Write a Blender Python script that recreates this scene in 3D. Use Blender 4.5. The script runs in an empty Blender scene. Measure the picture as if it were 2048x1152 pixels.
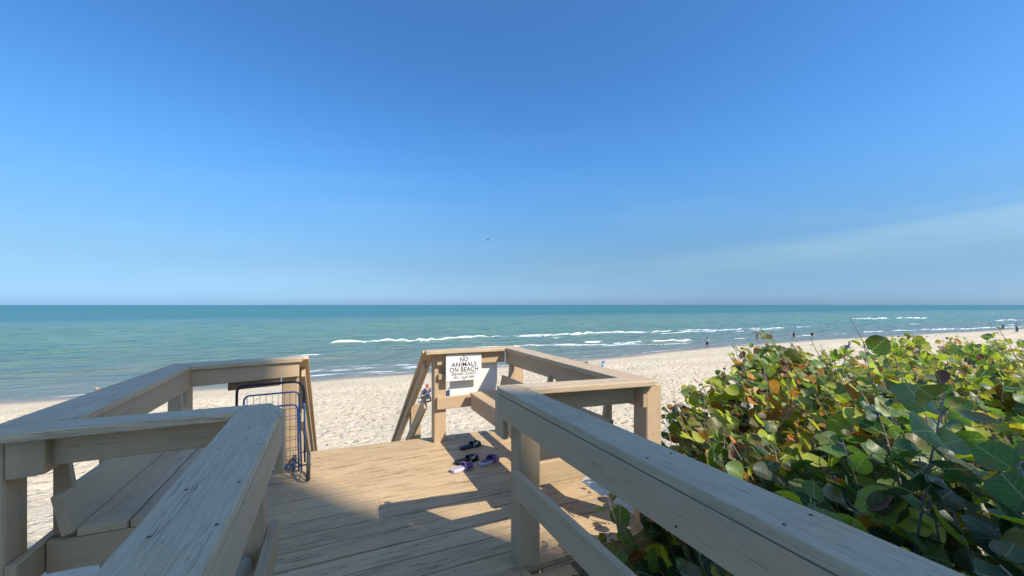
import bpy, bmesh, math, random
import numpy as np
from mathutils import Vector, Matrix, Euler

random.seed(7); rng = np.random.default_rng(11)
R = math.radians
sc = bpy.context.scene
col = sc.collection

# ------------------------------------------------------------------ camera, sky, sun, exposure
cam_d = bpy.data.cameras.new('camera'); cam = bpy.data.objects.new('camera', cam_d); col.objects.link(cam)
cam_d.sensor_width = 36; cam_d.lens = 800/2048*36; cam_d.shift_y = 34/2048
cam_d.clip_start = .05; cam_d.clip_end = 60000
cam.location = (0, 0, 1.6); cam.rotation_euler = (R(90), 0, -math.atan(359/800))
sc.camera = cam

SUN = Vector((.58, -.89, 1.0)).normalized()
world = bpy.data.worlds.new('World'); sc.world = world; world.use_nodes = True
wn = world.node_tree; wn.nodes.clear()
sky = wn.nodes.new('ShaderNodeTexSky'); sky.sky_type = 'NISHITA'; sky.sun_disc = False
sky.sun_elevation = math.asin(SUN.z); sky.sun_rotation = math.atan2(SUN.x, SUN.y)
sky.air_density = 1.0; sky.dust_density = .6; sky.ozone_density = 2.2; sky.altitude = 0
SKY_STRENGTH = .13
bg = wn.nodes.new('ShaderNodeBackground'); bg.inputs[1].default_value = SKY_STRENGTH
wo = wn.nodes.new('ShaderNodeOutputWorld')
# thin cirrus veils low in the sky
tc = wn.nodes.new('ShaderNodeTexCoord')
mp = wn.nodes.new('ShaderNodeMapping'); mp.inputs['Scale'].default_value = (1.1, 1.1, 9.0); mp.inputs['Rotation'].default_value = (R(8), R(-9), 0)
nz = wn.nodes.new('ShaderNodeTexNoise'); nz.inputs['Scale'].default_value = 1.6; nz.inputs['Detail'].default_value = 7; nz.inputs['Roughness'].default_value = .55
wn.links.new(tc.outputs['Generated'], mp.inputs[0]); wn.links.new(mp.outputs[0], nz.inputs[0])
rp = wn.nodes.new('ShaderNodeMapRange'); rp.inputs[1].default_value = .5; rp.inputs[2].default_value = .78; rp.inputs[4].default_value = .12
wn.links.new(nz.outputs[0], rp.inputs[0])
sx = wn.nodes.new('ShaderNodeSeparateXYZ'); wn.links.new(tc.outputs['Generated'], sx.inputs[0])
el = wn.nodes.new('ShaderNodeMapRange'); el.inputs[1].default_value = .42; el.inputs[2].default_value = .08; el.inputs[3].default_value = 0; el.inputs[4].default_value = 1
wn.links.new(sx.outputs[2], el.inputs[0])
mu = wn.nodes.new('ShaderNodeMath'); mu.operation = 'MULTIPLY'; wn.links.new(rp.outputs[0], mu.inputs[0]); wn.links.new(el.outputs[0], mu.inputs[1])
hs = wn.nodes.new('ShaderNodeHueSaturation'); hs.inputs['Saturation'].default_value = 1.15
wn.links.new(sky.outputs[0], hs.inputs['Color'])
# sky tint by height: horizon dimmed, zenith brightened and warmed to fill the shade
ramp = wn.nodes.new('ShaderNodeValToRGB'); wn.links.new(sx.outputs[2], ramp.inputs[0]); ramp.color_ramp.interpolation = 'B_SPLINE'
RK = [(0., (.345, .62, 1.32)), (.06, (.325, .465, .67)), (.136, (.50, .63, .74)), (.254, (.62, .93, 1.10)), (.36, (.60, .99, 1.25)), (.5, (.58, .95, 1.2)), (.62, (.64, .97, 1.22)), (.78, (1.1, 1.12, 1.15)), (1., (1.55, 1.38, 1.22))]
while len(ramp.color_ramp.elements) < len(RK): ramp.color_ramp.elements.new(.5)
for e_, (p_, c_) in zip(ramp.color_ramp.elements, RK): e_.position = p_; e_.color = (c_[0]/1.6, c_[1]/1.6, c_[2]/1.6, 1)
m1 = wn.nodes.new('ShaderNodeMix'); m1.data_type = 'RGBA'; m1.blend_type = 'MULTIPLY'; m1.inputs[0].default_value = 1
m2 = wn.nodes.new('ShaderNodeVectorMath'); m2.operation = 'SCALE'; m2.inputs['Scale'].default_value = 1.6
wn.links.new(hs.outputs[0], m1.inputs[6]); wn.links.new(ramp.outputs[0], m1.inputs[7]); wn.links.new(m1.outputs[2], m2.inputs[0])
mx = wn.nodes.new('ShaderNodeMix'); mx.data_type = 'RGBA'; mx.inputs[7].default_value = (3.4, 4.7, 5.2, 1)
def wm(op, a, b_=0.):
    o = wn.nodes.new('ShaderNodeMath'); o.operation = op; o.use_clamp = False
    for i, v in enumerate((a, b_)):
        if hasattr(v, 'links'): wn.links.new(v, o.inputs[i])
        else: o.inputs[i].default_value = v
    return o.outputs[0]
def wr(v, a, b_, c=0., d=1.):
    o = wn.nodes.new('ShaderNodeMapRange'); o.interpolation_type = 'SMOOTHSTEP'; wn.links.new(v, o.inputs[0]); o.inputs[1].default_value = a; o.inputs[2].default_value = b_; o.inputs[3].default_value = c; o.inputs[4].default_value = d; return o.outputs[0]
# one streak of cirrus over the sea to the east
az = wm('ARCTAN2', sx.outputs[0], sx.outputs[1]); cd = wm('SUBTRACT', sx.outputs[2], wm('ADD', .108, wm('MULTIPLY', wm('SUBTRACT', az, .9), .07)))
st_n = wr(nz.outputs[0], .32, .68, .35, 1.)
band = wm('MULTIPLY', wm('MULTIPLY', wr(cd, -.075, .0), wr(cd, -.002, .028, 1., 0.)), wm('MULTIPLY', wm('MULTIPLY', wr(az, .55, 1.35), wr(az, 1.9, 3.0, 1., 0.)), wm('MULTIPLY', st_n, .55)))
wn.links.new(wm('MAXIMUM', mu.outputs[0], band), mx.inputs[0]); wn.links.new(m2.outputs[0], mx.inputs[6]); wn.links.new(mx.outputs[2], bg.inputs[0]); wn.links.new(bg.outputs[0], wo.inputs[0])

sun_d = bpy.data.lights.new('sun', 'SUN'); sun_d.energy = 4.1; sun_d.angle = R(.53); sun_d.color = (1, .915, .775)
sun = bpy.data.objects.new('sun', sun_d); col.objects.link(sun); sun.rotation_euler = SUN.to_track_quat('Z', 'Y').to_euler(); sun.location = (10, -15, 30)
vs = sc.view_settings; vs.view_transform = 'Standard'; vs.look = 'None'; vs.exposure = .38; vs.gamma = 1; vs.use_curve_mapping = False

# ------------------------------------------------------------------ helpers
def link(o, parent=None):
    col.objects.link(o)
    if parent is not None: o.parent = parent
    return o
def thing(name, label, cat, loc=(0, 0, 0), rz=0, group=None):
    o = bpy.data.objects.new(name, None); link(o); o.location = loc; o.rotation_euler = (0, 0, rz); o.empty_display_size = .1
    o['label'] = label; o['category'] = cat
    if group: o['group'] = group
    return o
def tag(o, label, cat, group=None):
    o['label'] = label; o['category'] = cat
    if group: o['group'] = group
    return o
def world_of(p):
    m = Matrix.Identity(4)
    while p is not None:
        m = Matrix.LocRotScale(p.location, p.rotation_euler, p.scale) @ m; p = p.parent
    return m
def from_bm(name, bm, mat, parent=None, smooth=False, M=None):
    me = bpy.data.meshes.new(name); bm.to_mesh(me); bm.free()
    if mat: me.materials.append(mat)
    if smooth:
        me.polygons.foreach_set('use_smooth', [True]*len(me.polygons))
    o = bpy.data.objects.new(name, me); link(o, parent)
    if M is not None:
        L = (world_of(parent).inverted() @ M) if parent is not None else M
        o.location = L.to_translation(); o.rotation_euler = L.to_euler()
    return o
def from_np(name, V, F, mat, parent=None, smooth=True):
    me = bpy.data.meshes.new(name); me.from_pydata([tuple(v) for v in V], [], [tuple(f) for f in F]) if not isinstance(F, np.ndarray) else None
    if isinstance(F, np.ndarray):
        me.vertices.add(len(V)); me.vertices.foreach_set('co', np.asarray(V, np.float32).ravel())
        k = F.shape[1]; me.loops.add(F.size); me.polygons.add(len(F))
        me.loops.foreach_set('vertex_index', F.astype(np.int32).ravel())
        me.polygons.foreach_set('loop_start', np.arange(0, F.size, k, dtype=np.int32))
        me.update(calc_edges=True)
    if mat: me.materials.append(mat)
    if smooth: me.polygons.foreach_set('use_smooth', [True]*len(me.polygons))
    o = bpy.data.objects.new(name, me); link(o, parent); return o
def frame(origin, xdir, up=(0, 0, 1)):
    x = Vector(xdir).normalized(); z = Vector(up); y = z.cross(x).normalized(); z = x.cross(y).normalized()
    m = Matrix((x, y, z)).transposed().to_4x4(); m.translation = Vector(origin); return m
def bev(bm, off=.004, seg=1):
    bmesh.ops.bevel(bm, geom=bm.edges[:], offset=off, segments=seg, affect='EDGES', profile=.6)
# every board keeps its own length along local x, so the grain runs along it
def prism(name, pts, z0, z1, gdir, mat, parent, b=.004, seg=1):
    """a board given by its plan outline between two heights"""
    o3 = Vector((pts[0][0], pts[0][1], z0)); M = frame(o3, (gdir[0], gdir[1], 0)); Mi = M.inverted()
    bm = bmesh.new(); lo = []; hi = []
    for p in pts:
        lo.append(bm.verts.new(Mi @ Vector((p[0], p[1], z0)))); hi.append(bm.verts.new(Mi @ Vector((p[0], p[1], z1))))
    n = len(pts)
    bm.faces.new(lo[::-1]); bm.faces.new(hi)
    for i in range(n): bm.faces.new((lo[i], lo[(i+1) % n], hi[(i+1) % n], hi[i]))
    bmesh.ops.recalc_face_normals(bm, faces=bm.faces[:]); bev(bm, b, seg)
    return from_bm(name, bm, mat, parent, M=M)
def box(name, x0, x1, y0, y1, z0, z1, g, mat, parent, b=.004, seg=1):
    """axis aligned board; g = 'x','y','z' grain axis"""
    d = {'x': (1, 0, 0), 'y': (0, 1, 0), 'z': (0, 0, 1)}[g]; up = (0, 0, 1) if g != 'z' else (1, 0, 0)
    M = frame(((x0+x1)/2, (y0+y1)/2, (z0+z1)/2), d, up); Mi = M.inverted()
    bm = bmesh.new(); bmesh.ops.create_cube(bm, size=1)
    c = Vector(((x0+x1)/2, (y0+y1)/2, (z0+z1)/2))
    for v in bm.verts: v.co = Mi @ (c + Vector((v.co.x*(x1-x0), v.co.y*(y1-y0), v.co.z*(z1-z0))))
    bmesh.ops.recalc_face_normals(bm, faces=bm.faces[:]); bev(bm, b, seg)
    return from_bm(name, bm, mat, parent, M=M)
def extr(name, prof, axis, a0, a1, gdir, mat, parent, b=.003):
    """profile polygon extruded along x or y; prof points are (other, z)"""
    bm = bmesh.new(); P = []
    for a in (a0, a1):
        P.append([bm.verts.new((a, p[0], p[1]) if axis == 'x' else (p[0], a, p[1])) for p in prof])
    n = len(prof); bm.faces.new(P[0]); bm.faces.new(P[1][::-1])
    for i in range(n): bm.faces.new((P[0][i], P[1][i], P[1][(i+1) % n], P[0][(i+1) % n]))
    bmesh.ops.recalc_face_normals(bm, faces=bm.faces[:]); bev(bm, b, 1)
    c = sum((v.co for v in bm.verts), Vector())/len(bm.verts)
    g = Vector(gdir); up = (0, 0, 1) if abs(g.z) < .7*g.length else (1, 0, 0)
    M = frame(c, gdir, up); bm.transform(M.inverted())
    return from_bm(name, bm, mat, parent, M=M)
def beam(name, p0, p1, w, h, mat, parent, up=(0, 0, 1), b=.004):
    p0 = Vector(p0); p1 = Vector(p1); L = (p1-p0).length; M = frame((p0+p1)/2, p1-p0, up)
    bm = bmesh.new(); bmesh.ops.create_cube(bm, size=1)
    for v in bm.verts: v.co = Vector((v.co.x*L, v.co.y*w, v.co.z*h))
    bev(bm, b, 1); return from_bm(name, bm, mat, parent, M=M)
def tube_bm(bm, pts, r, seg=8, cap=True):
    pts = [Vector(p) for p in pts]; rs = r if isinstance(r, (list, tuple)) else [r]*len(pts); rings = []; n0 = None
    for i, p in enumerate(pts):
        t = (pts[min(i+1, len(pts)-1)]-pts[max(i-1, 0)]).normalized()
        if n0 is None: n0 = t.orthogonal().normalized()
        n0 = (n0 - t*n0.dot(t)).normalized(); bn = t.cross(n0)
        rings.append([bm.verts.new(p + (n0*math.cos(2*math.pi*k/seg)+bn*math.sin(2*math.pi*k/seg))*rs[i]) for k in range(seg)])
    for a, c in zip(rings[:-1], rings[1:]):
        for k in range(seg): bm.faces.new((a[k], a[(k+1) % seg], c[(k+1) % seg], c[k]))
    if cap: bm.faces.new(rings[0][::-1]); bm.faces.new(rings[-1])
def tubes(name, paths, r, mat, parent=None, seg=8):
    bm = bmesh.new()
    for p in paths: tube_bm(bm, p, r, seg)
    return from_bm(name, bm, mat, parent, smooth=True)
def rounded(pts, rad, n=5):
    out = [Vector(pts[0])]
    for i in range(1, len(pts)-1):
        a, b_, c = Vector(pts[i-1]), Vector(pts[i]), Vector(pts[i+1]); u = (a-b_).normalized(); w = (c-b_).normalized()
        p, q = b_+u*rad, b_+w*rad
        for k in range(n+1):
            t = k/n; out.append((1-t)**2*p + 2*t*(1-t)*b_ + t*t*q)
    out.append(Vector(pts[-1])); return out

# ------------------------------------------------------------------ materials
class NT:
    def __init__(s, name):
        s.m = bpy.data.materials.new(name); s.m.use_nodes = True; s.t = s.m.node_tree; s.N = s.t.nodes; s.L = s.t.links
        s.p = s.N['Principled BSDF']; s.out = s.N['Material Output']
    def n(s, typ, **k):
        o = s.N.new(typ)
        for a, v in k.items(): setattr(o, a, v)
        return o
    def set(s, sock, v):
        if hasattr(v, 'links'): s.L.new(v, sock)
        else: sock.default_value = v
    def math(s, op, a, b=0., clamp=False):
        o = s.n('ShaderNodeMath', operation=op, use_clamp=clamp); s.set(o.inputs[0], a); s.set(o.inputs[1], b); return o.outputs[0]
    def mix(s, f, a, b, bt='MIX'):
        o = s.n('ShaderNodeMix', data_type='RGBA', blend_type=bt); s.set(o.inputs[0], f)
        for i, v in ((6, a), (7, b)): s.set(o.inputs[i], (*v, 1) if isinstance(v, tuple) and len(v) == 3 else v)
        return o.outputs[2]
    def noise(s, vec, sc_, det=4, rough=.55, dist=0):
        o = s.n('ShaderNodeTexNoise'); s.set(o.inputs['Vector'], vec); o.inputs['Scale'].default_value = sc_; o.inputs['Detail'].default_value = det
        o.inputs['Roughness'].default_value = rough; o.inputs['Distortion'].default_value = dist; return o.outputs[0]
    def rng(s, v, a, b, c=0., d=1., smooth=True):
        o = s.n('ShaderNodeMapRange'); o.interpolation_type = 'SMOOTHSTEP' if smooth else 'LINEAR'
        s.set(o.inputs[0], v); o.inputs[1].default_value = a; o.inputs[2].default_value = b; o.inputs[3].default_value = c; o.inputs[4].default_value = d; return o.outputs[0]
    def mapping(s, vec, scale=(1, 1, 1), loc=(0, 0, 0), rot=(0, 0, 0)):
        o = s.n('ShaderNodeMapping'); s.set(o.inputs[0], vec); s.set(o.inputs[1], loc); o.inputs[2].default_value = rot; o.inputs[3].default_value = scale; return o.outputs[0]
    def bump(s, h, dist, strength=1., nrm=None):
        o = s.n('ShaderNodeBump'); s.set(o.inputs['Height'], h); o.inputs['Distance'].default_value = dist; o.inputs['Strength'].default_value = strength
        if nrm is not None: s.L.new(nrm, o.inputs['Normal'])
        return o.outputs[0]

def plain(name, c, rough=.6, metal=0., spec=.4, var=.0):
    m = NT(name); m.p.inputs['Roughness'].default_value = rough; m.p.inputs['Metallic'].default_value = metal; m.p.inputs['Specular IOR Level'].default_value = spec
    if var:
        tcn = m.n('ShaderNodeTexCoord'); nn = m.noise(tcn.outputs['Object'], 9, 4)
        m.set(m.p.inputs['Base Color'], m.mix(m.rng(nn, .3, .7), tuple(x*(1-var) for x in c), tuple(min(1, x*(1+var)) for x in c)))
    else: m.p.inputs['Base Color'].default_value = (*c, 1)
    return m.m

def wood(name, base, worn, crack=.8, worn_amt=.5, lines=1., scuff=0., bumpd=.0015, cw=1., warp=.035, grain=1.):
    m = NT(name); tcn = m.n('ShaderNodeTexCoord'); oi = m.n('ShaderNodeObjectInfo')
    off = m.n('ShaderNodeCombineXYZ'); m.set(off.inputs[0], m.math('MULTIPLY', oi.outputs['Random'], 37.)); m.set(off.inputs[1], m.math('MULTIPLY', oi.outputs['Random'], 11.)); m.set(off.inputs[2], m.math('MULTIPLY', oi.outputs['Random'], 23.))
    va = m.n('ShaderNodeVectorMath', operation='ADD'); m.set(va.inputs[0], tcn.outputs['Object']); m.set(va.inputs[1], off.outputs[0]); v = va.outputs[0]
    # warp so that the grain wanders round knots
    wv = m.noise(m.mapping(v, (1.6, 5, 5)), 1.5, 2)
    cx = m.n('ShaderNodeCombineXYZ'); m.set(cx.inputs[1], m.math('MULTIPLY', wv, warp)); m.set(cx.inputs[2], m.math('MULTIPLY', wv, warp))
    vb = m.n('ShaderNodeVectorMath', operation='ADD'); m.set(vb.inputs[0], v); m.set(vb.inputs[1], cx.outputs[0]); w = vb.outputs[0]
    g1 = m.noise(m.mapping(w, (1.2, 46, 46)), 1.0, 5, .6)
    g2 = m.noise(m.mapping(w, (4, 170, 170)), 1.0, 3, .6)
    blot = m.noise(v, 3.2, 5, .6); blot2 = m.noise(v, 14, 4, .65)
    c = m.mix(m.math('MULTIPLY', m.rng(blot, .35, .7), worn_amt), base, worn)
    c = m.mix(m.math('MULTIPLY', m.rng(g1, .4, .75), .32*grain), c, tuple(x*.62 for x in base))
    c = m.mix(m.math('MULTIPLY', m.rng(g2, .42, .7), min(.8, .28*lines)), c, tuple(x*.5 for x in base))
    c = m.mix(m.math('MULTIPLY', m.rng(blot2, .52, .8), .25), c, tuple(min(1, x*1.25) for x in worn))
    # cracks: thin contour lines of a stretched noise, only in places
    def crk(sc1, wdt, m0, m1, seedloc):
        n_ = m.noise(m.mapping(w, (sc1[0], sc1[1], sc1[1]), loc=seedloc), 1., 3, .55)
        d = m.math('ABSOLUTE', m.math('SUBTRACT', n_, .5))
        l = m.rng(d, 0., wdt, 1., 0.)
        k = m.rng(m.noise(m.mapping(v, (1.4, 9, 9), loc=seedloc), 1.3, 3), m0, m1)
        return m.math('MULTIPLY', l, k)
    k1 = crk((.5, 24), .011*cw, .5, .58, (3, 1, 2)); k2 = crk((1.3, 60), .02*cw, .45, .6, (7, 5, 1))
    k = m.math('MAXIMUM', k1, m.math('MULTIPLY', k2, .7)); k = m.math('MULTIPLY', k, crack)
    c = m.mix(k, c, tuple(x*.16 for x in base))
    if scuff:
        s1 = m.noise(m.mapping(v, (5, 9, 9)), 1.0, 6, .7, 1.0)
        c = m.mix(m.math('MULTIPLY', m.rng(s1, .585, .70), scuff), c, (.62, .58, .52))
        s2 = m.noise(v, 30, 3, .6); c = m.mix(m.math('MULTIPLY', m.rng(s2, .60, .72), .45), c, tuple(x*.5 for x in base))
    # slight change from board to board
    hv = m.n('ShaderNodeHueSaturation'); m.set(hv.inputs['Color'], c); m.set(hv.inputs['Value'], m.rng(oi.outputs['Random'], 0, 1, .88, 1.1, False)); m.set(hv.inputs['Saturation'], 1.)
    m.set(m.p.inputs['Base Color'], hv.outputs[0]); m.p.inputs['Roughness'].default_value = .62; m.p.inputs['Specular IOR Level'].default_value = .35
    h = m.math('SUBTRACT', m.math('ADD', m.math('MULTIPLY', g1, .5), m.math('MULTIPLY', g2, .35)), m.math('MULTIPLY', k, 1.6))
    m.set(m.p.inputs['Normal'], m.bump(h, bumpd, .8))
    return m.m

PAINT = wood('tan_painted_wood', (.59, .425, .255), (.575, .43, .28), crack=.35, worn_amt=.5, lines=.45, grain=.5)
TOPW = wood('worn_top_rail_wood', (.64, .475, .295), (.68, .53, .355), crack=.7, worn_amt=.8, lines=1.5, cw=.45, grain=.7, bumpd=.0022)
DECKM = wood('deck_board_wood', (.63, .445, .245), (.64, .48, .29), crack=1., worn_amt=.6, lines=1.7, cw=.85, warp=.010, grain=.45, scuff=.4, bumpd=.003)
RAW = wood('raw_brown_wood', (.22, .13, .07), (.26, .17, .10), crack=.5)

# sand
m = NT('beach_sand'); geo = m.n('ShaderNodeNewGeometry'); P = geo.outputs['Position']
a_w = m.n('ShaderNodeAttribute', attribute_name='wet'); wet = a_w.outputs['Fac']
n1 = m.noise(P, .35, 5, .6); n2 = m.noise(P, 6, 5, .7); n3 = m.noise(P, 60, 3, .7)
c = m.mix(m.rng(n1, .3, .7), (.69, .57, .40), (.75, .64, .47))
c = m.mix(m.math('MULTIPLY', m.rng(n2, .55, .8), .3), c, (.42, .36, .29))
c = m.mix(m.math('MULTIPLY', m.rng(n3, .6, .75), .35), c, (.38, .31, .24))
c = m.mix(wet, c, (.36, .295, .235))
m.set(m.p.inputs['Base Color'], c); m.set(m.p.inputs['Roughness'], m.rng(wet, 0, 1, .95, .42)); m.p.inputs['Specular IOR Level'].default_value = .3
hb = m.math('ADD', m.math('MULTIPLY', m.noise(P, 3.2, 4, .6), 1.), m.math('MULTIPLY', m.noise(P, 14, 3, .6), .6))
vo = m.n('ShaderNodeTexVoronoi'); vo.inputs['Scale'].default_value = 1.; vo.inputs['Randomness'].default_value = 1.
wv_ = m.n('ShaderNodeVectorMath', operation='ADD'); m.set(wv_.inputs[0], m.mapping(P, (2.6, 3.4, 1))); nc_ = m.n('ShaderNodeTexNoise'); m.set(nc_.inputs['Vector'], P); nc_.inputs['Scale'].default_value = 3.; m.set(wv_.inputs[1], nc_.outputs['Color']); m.set(vo.inputs['Vector'], wv_.outputs[0])
few = m.rng(m.noise(P, 1.1, 3), .40, .55); pit = m.math('MULTIPLY', m.rng(vo.outputs['Distance'], .10, .42, 1, 0), m.math('MULTIPLY', few, m.math('SUBTRACT', 1., wet)))
hb = m.math('SUBTRACT', hb, m.math('MULTIPLY', pit, 1.1)); spk = m.rng(m.noise(m.mapping(P, (2.2, 5, 1)), 1.3, 4, .65), .62, .68)
c = m.mix(m.math('MULTIPLY', spk, .32), c, (.26, .20, .13)); m.set(m.p.inputs['Base Color'], c)
m.set(m.p.inputs['Normal'], m.bump(hb, .11, .9)); SAND = m.m
# sea
m = NT('sea_water'); geo = m.n('ShaderNodeNewGeometry'); P = geo.outputs['Position']
ac = m.n('ShaderNodeAttribute', attribute_name='col').outputs['Color']; fo = m.n('ShaderNodeAttribute', attribute_name='foam').outputs['Fac']; calm = m.n('ShaderNodeAttribute', attribute_name='calm').outputs['Fac']
lace = m.noise(m.mapping(P, (.42, .9, 1.3)), 1., 8, .78); f2 = m.math('ADD', fo, m.math('MULTIPLY', m.math('SUBTRACT', lace, .5), 1.6))
foam = m.math('MULTIPLY', m.rng(f2, .36, .72), m.rng(fo, .02, .14))
wc = m.mix(m.math('MULTIPLY', m.rng(m.noise(m.mapping(P, (.06, .34, 1)), 1., 9, .8), .38, .62), .62), ac, m.mix(1., ac, (.55, .78, .80), 'MULTIPLY'))
c = m.mix(foam, wc, (.86, .88, .87)); m.set(m.p.inputs['Base Color'], c)
m.set(m.p.inputs['Roughness'], m.rng(foam, 0, 1, .28, .8)); m.p.inputs['IOR'].default_value = 1.33; m.p.inputs['Specular IOR Level'].default_value = .36
h1 = m.noise(m.mapping(P, (.5, 1.5, 1)), 1., 4, .6); h2 = m.noise(m.mapping(P, (.11, .42, 1)), 1., 3, .6)
b1 = m.bump(h2, 1.8, .8); b2 = m.bump(h1, .6, .9, b1); m.set(m.p.inputs['Normal'], b2); SEA = m.m
# leaves
m = NT('leaf'); uv = m.n('ShaderNodeUVMap'); uv.uv_map = 'UVMap'; sp = m.n('ShaderNodeSeparateXYZ'); m.L.new(uv.outputs[0], sp.inputs[0])
X = m.math('ABSOLUTE', m.math('SUBTRACT', sp.outputs[0], .5)); Y = sp.outputs[1]
lc = m.n('ShaderNodeAttribute', attribute_name='col').outputs['Color']
mid = m.rng(X, .012, .028, 1., 0.)
fr = m.math('FRACT', m.math('MULTIPLY', m.math('SUBTRACT', Y, m.math('MULTIPLY', X, .75)), 5.2)); side = m.rng(m.math('ABSOLUTE', m.math('SUBTRACT', fr, .5)), .03, .08, 1., 0.)
vein = m.math('MAXIMUM', mid, m.math('MULTIPLY', side, m.rng(X, .0, .42, .75, .15)))
geo = m.n('ShaderNodeNewGeometry'); P = geo.outputs['Position']
nb = m.noise(P, 26, 4, .65); rad = m.math('SQRT', m.math('ADD', m.math('POWER', X, 2.), m.math('POWER', m.math('SUBTRACT', Y, .5), 2.)))
c = m.mix(m.math('MULTIPLY', m.rng(nb, .3, .75), .5), lc, m.mix(1., lc, (.55, .6, .6), 'MULTIPLY'))
c = m.mix(m.math('MULTIPLY', m.rng(m.math('ADD', rad, m.math('MULTIPLY', m.math('SUBTRACT', nb, .5), .35)), .44, .54), .55), c, (.20, .11, .045))
c = m.mix(m.math('MULTIPLY', m.rng(m.noise(P, 70, 2), .66, .72), .5), c, (.13, .06, .03))
c = m.mix(m.math('MULTIPLY', m.rng(m.noise(P, 7, 3), .54, .66), .42), c, (.30, .13, .03))
c = m.mix(m.math('MULTIPLY', vein, .8), c, m.mix(.72, lc, (.52, .50, .30)))
m.set(m.p.inputs['Base Color'], c); m.p.inputs['Roughness'].default_value = .42; m.p.inputs['Specular IOR Level'].default_value = .5
m.set(m.p.inputs['Normal'], m.bump(m.math('ADD', m.math('MULTIPLY', vein, -.6), m.math('MULTIPLY', nb, .4)), .006, .7))
tr = m.n('ShaderNodeBsdfTranslucent'); m.set(tr.inputs[0], m.mix(1., c, (1.7, 1.9, .8), 'MULTIPLY')); ms = m.n('ShaderNodeMixShader'); ms.inputs[0].default_value = .34
m.L.new(m.p.outputs[0], ms.inputs[1]); m.L.new(tr.outputs[0], ms.inputs[2]); m.L.new(ms.outputs[0], m.out.inputs[0]); LEAF = m.m
STEM = plain('twig_bark', (.33, .25, .20), .8, var=.35)
WHITE = plain('white_sign_paint', (.88, .875, .84), .45, var=.04)
BLACK = plain('black_print', (.02, .02, .022), .6)
RUST = plain('rusty_bolt', (.12, .07, .04), .6, .5)
BLUE = plain('blue_enamel', (.04, .15, .42), .32, .2, var=.3)
GRIP = plain('black_navy_grip', (.018, .018, .045), .5)
RUB = plain('grey_rubber', (.10, .105, .095), .8, var=.3)
WIRE = plain('dull_blue_wire', (.05, .10, .24), .45, .4, var=.3)
STUCCO = plain('pale_stucco', (.62, .58, .5), .9, var=.06)
GLASS = plain('dark_window_glass', (.04, .05, .06), .1, 0, .6)

# ------------------------------------------------------------------ terrain and sea
def fftnoise(nx, ny, dx, lx, ly, seed, power=2.):
    g = np.random.default_rng(seed).standard_normal((ny, nx)); kx = np.fft.fftfreq(nx, dx)[None, :]; ky = np.fft.fftfreq(ny, dx)[:, None]
    k = np.sqrt((kx*lx)**2+(ky*ly)**2); f = np.exp(-((k-1)**2)/.25)
    n_ = np.real(np.fft.ifft2(np.fft.fft2(g)*f)); return n_/n_.std()
def sample(tab, dx, X, Y):
    ny, nx = tab.shape; u = X/dx; v = Y/dx; iu = np.floor(u).astype(int); iv = np.floor(v).astype(int); fu = u-iu; fv = v-iv
    g = lambda a, b_: tab[b_ % ny, a % nx]
    return (g(iu, iv)*(1-fu)+g(iu+1, iv)*fu)*(1-fv)+(g(iu, iv+1)*(1-fu)+g(iu+1, iv+1)*fu)*fv
def grid(name, xs, ys, zf, mat, attrs):
    Xg, Yg = np.meshgrid(xs, ys); Z = zf(Xg, Yg); V = np.stack([Xg.ravel(), Yg.ravel(), Z.ravel()], 1); nx = len(xs); ny = len(ys)
    i = np.arange(nx-1)[None, :]+np.arange(ny-1)[:, None]*nx; F = np.stack([i, i+1, i+1+nx, i+nx], -1).reshape(-1, 4)
    o = from_np(name, V, F, mat); me = o.data
    for k, (t, fn) in attrs.items():
        val = fn(Xg, Yg); at = me.attributes.new(k, 'FLOAT' if t == 'f' else 'FLOAT_COLOR', 'POINT')
        at.data.foreach_set('value' if t == 'f' else 'color', np.asarray(val, np.float32).ravel())
    o['kind'] = 'structure'; return o
def grow(a, b, s0, k=1.12):
    out = [a]; s = s0; sg = 1 if b > a else -1
    while (b-out[-1])*sg > 0: out.append(out[-1]+sg*s); s *= k
    return out[1:]
def ss(x, a, b): t = np.clip((x-a)/(b-a), 0, 1); return t*t*(3-2*t)
SEAZ = -5.2
def shore(x): return 40.6 + 6.*ss(x, 5, 75) - 2.*ss(x, 80, 200) + .35*np.sin(x*.16) + .2*np.sin(x*.47+1)
T_foot = fftnoise(512, 512, .1, .42, .55, 3); T_foot2 = fftnoise(512, 512, .1, .95, .8, 4); T_dune = fftnoise(256, 256, .5, 9, 6, 5)
PY = np.array([-80, 2, 5, 8, 12, 16, 24, 32, 37, 41.0, 60, 150]); PZ = np.array([-1.0, -1.05, -1.35, -2.4, -3.35, -3.75, -4.15, -4.45, -4.8, -5.2, -6.6, -9])
def sand_base(x, y):
    yy = y-(shore(x)-41)*ss(y, 12, 40); z = np.interp(yy, PY, PZ)
    z = z + sample(T_dune, .5, x, y)*.07*ss(-yy, -39, -28)
    # the dune under the bushes on the right stands a little higher
    return z + .25*ss(x, 2.6, 5)*ss(-y, -6.5, -3.5)
def sand_z(x, y):
    z = sand_base(x, y); yy = y-(shore(x)-41); a = ss(-yy, -38.5, -30)*(1-.7*ss(x, 30, 60))*(1-.6*ss(-x, 16, 30))
    cr = -np.clip(sample(T_foot, .1, x, y)-.5, 0, 1.4)*.055 + sample(T_foot2, .1, x, y)*.010
    return z + cr*a
xs = np.array(grow(-16, -500, .15)[::-1] + list(np.arange(-16, 34, .11)) + grow(34, 1200, .14, 1.06)); ys = np.array(grow(9, -90, .15, 1.1)[::-1] + list(np.arange(9, 40, .11)) + grow(40, 90, .2, 1.15))
sand = grid('sand_beach', xs, ys, sand_z, SAND, {'wet': ('f', lambda x, y: ss(y-shore(x), -4.2, -1.2))})
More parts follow.
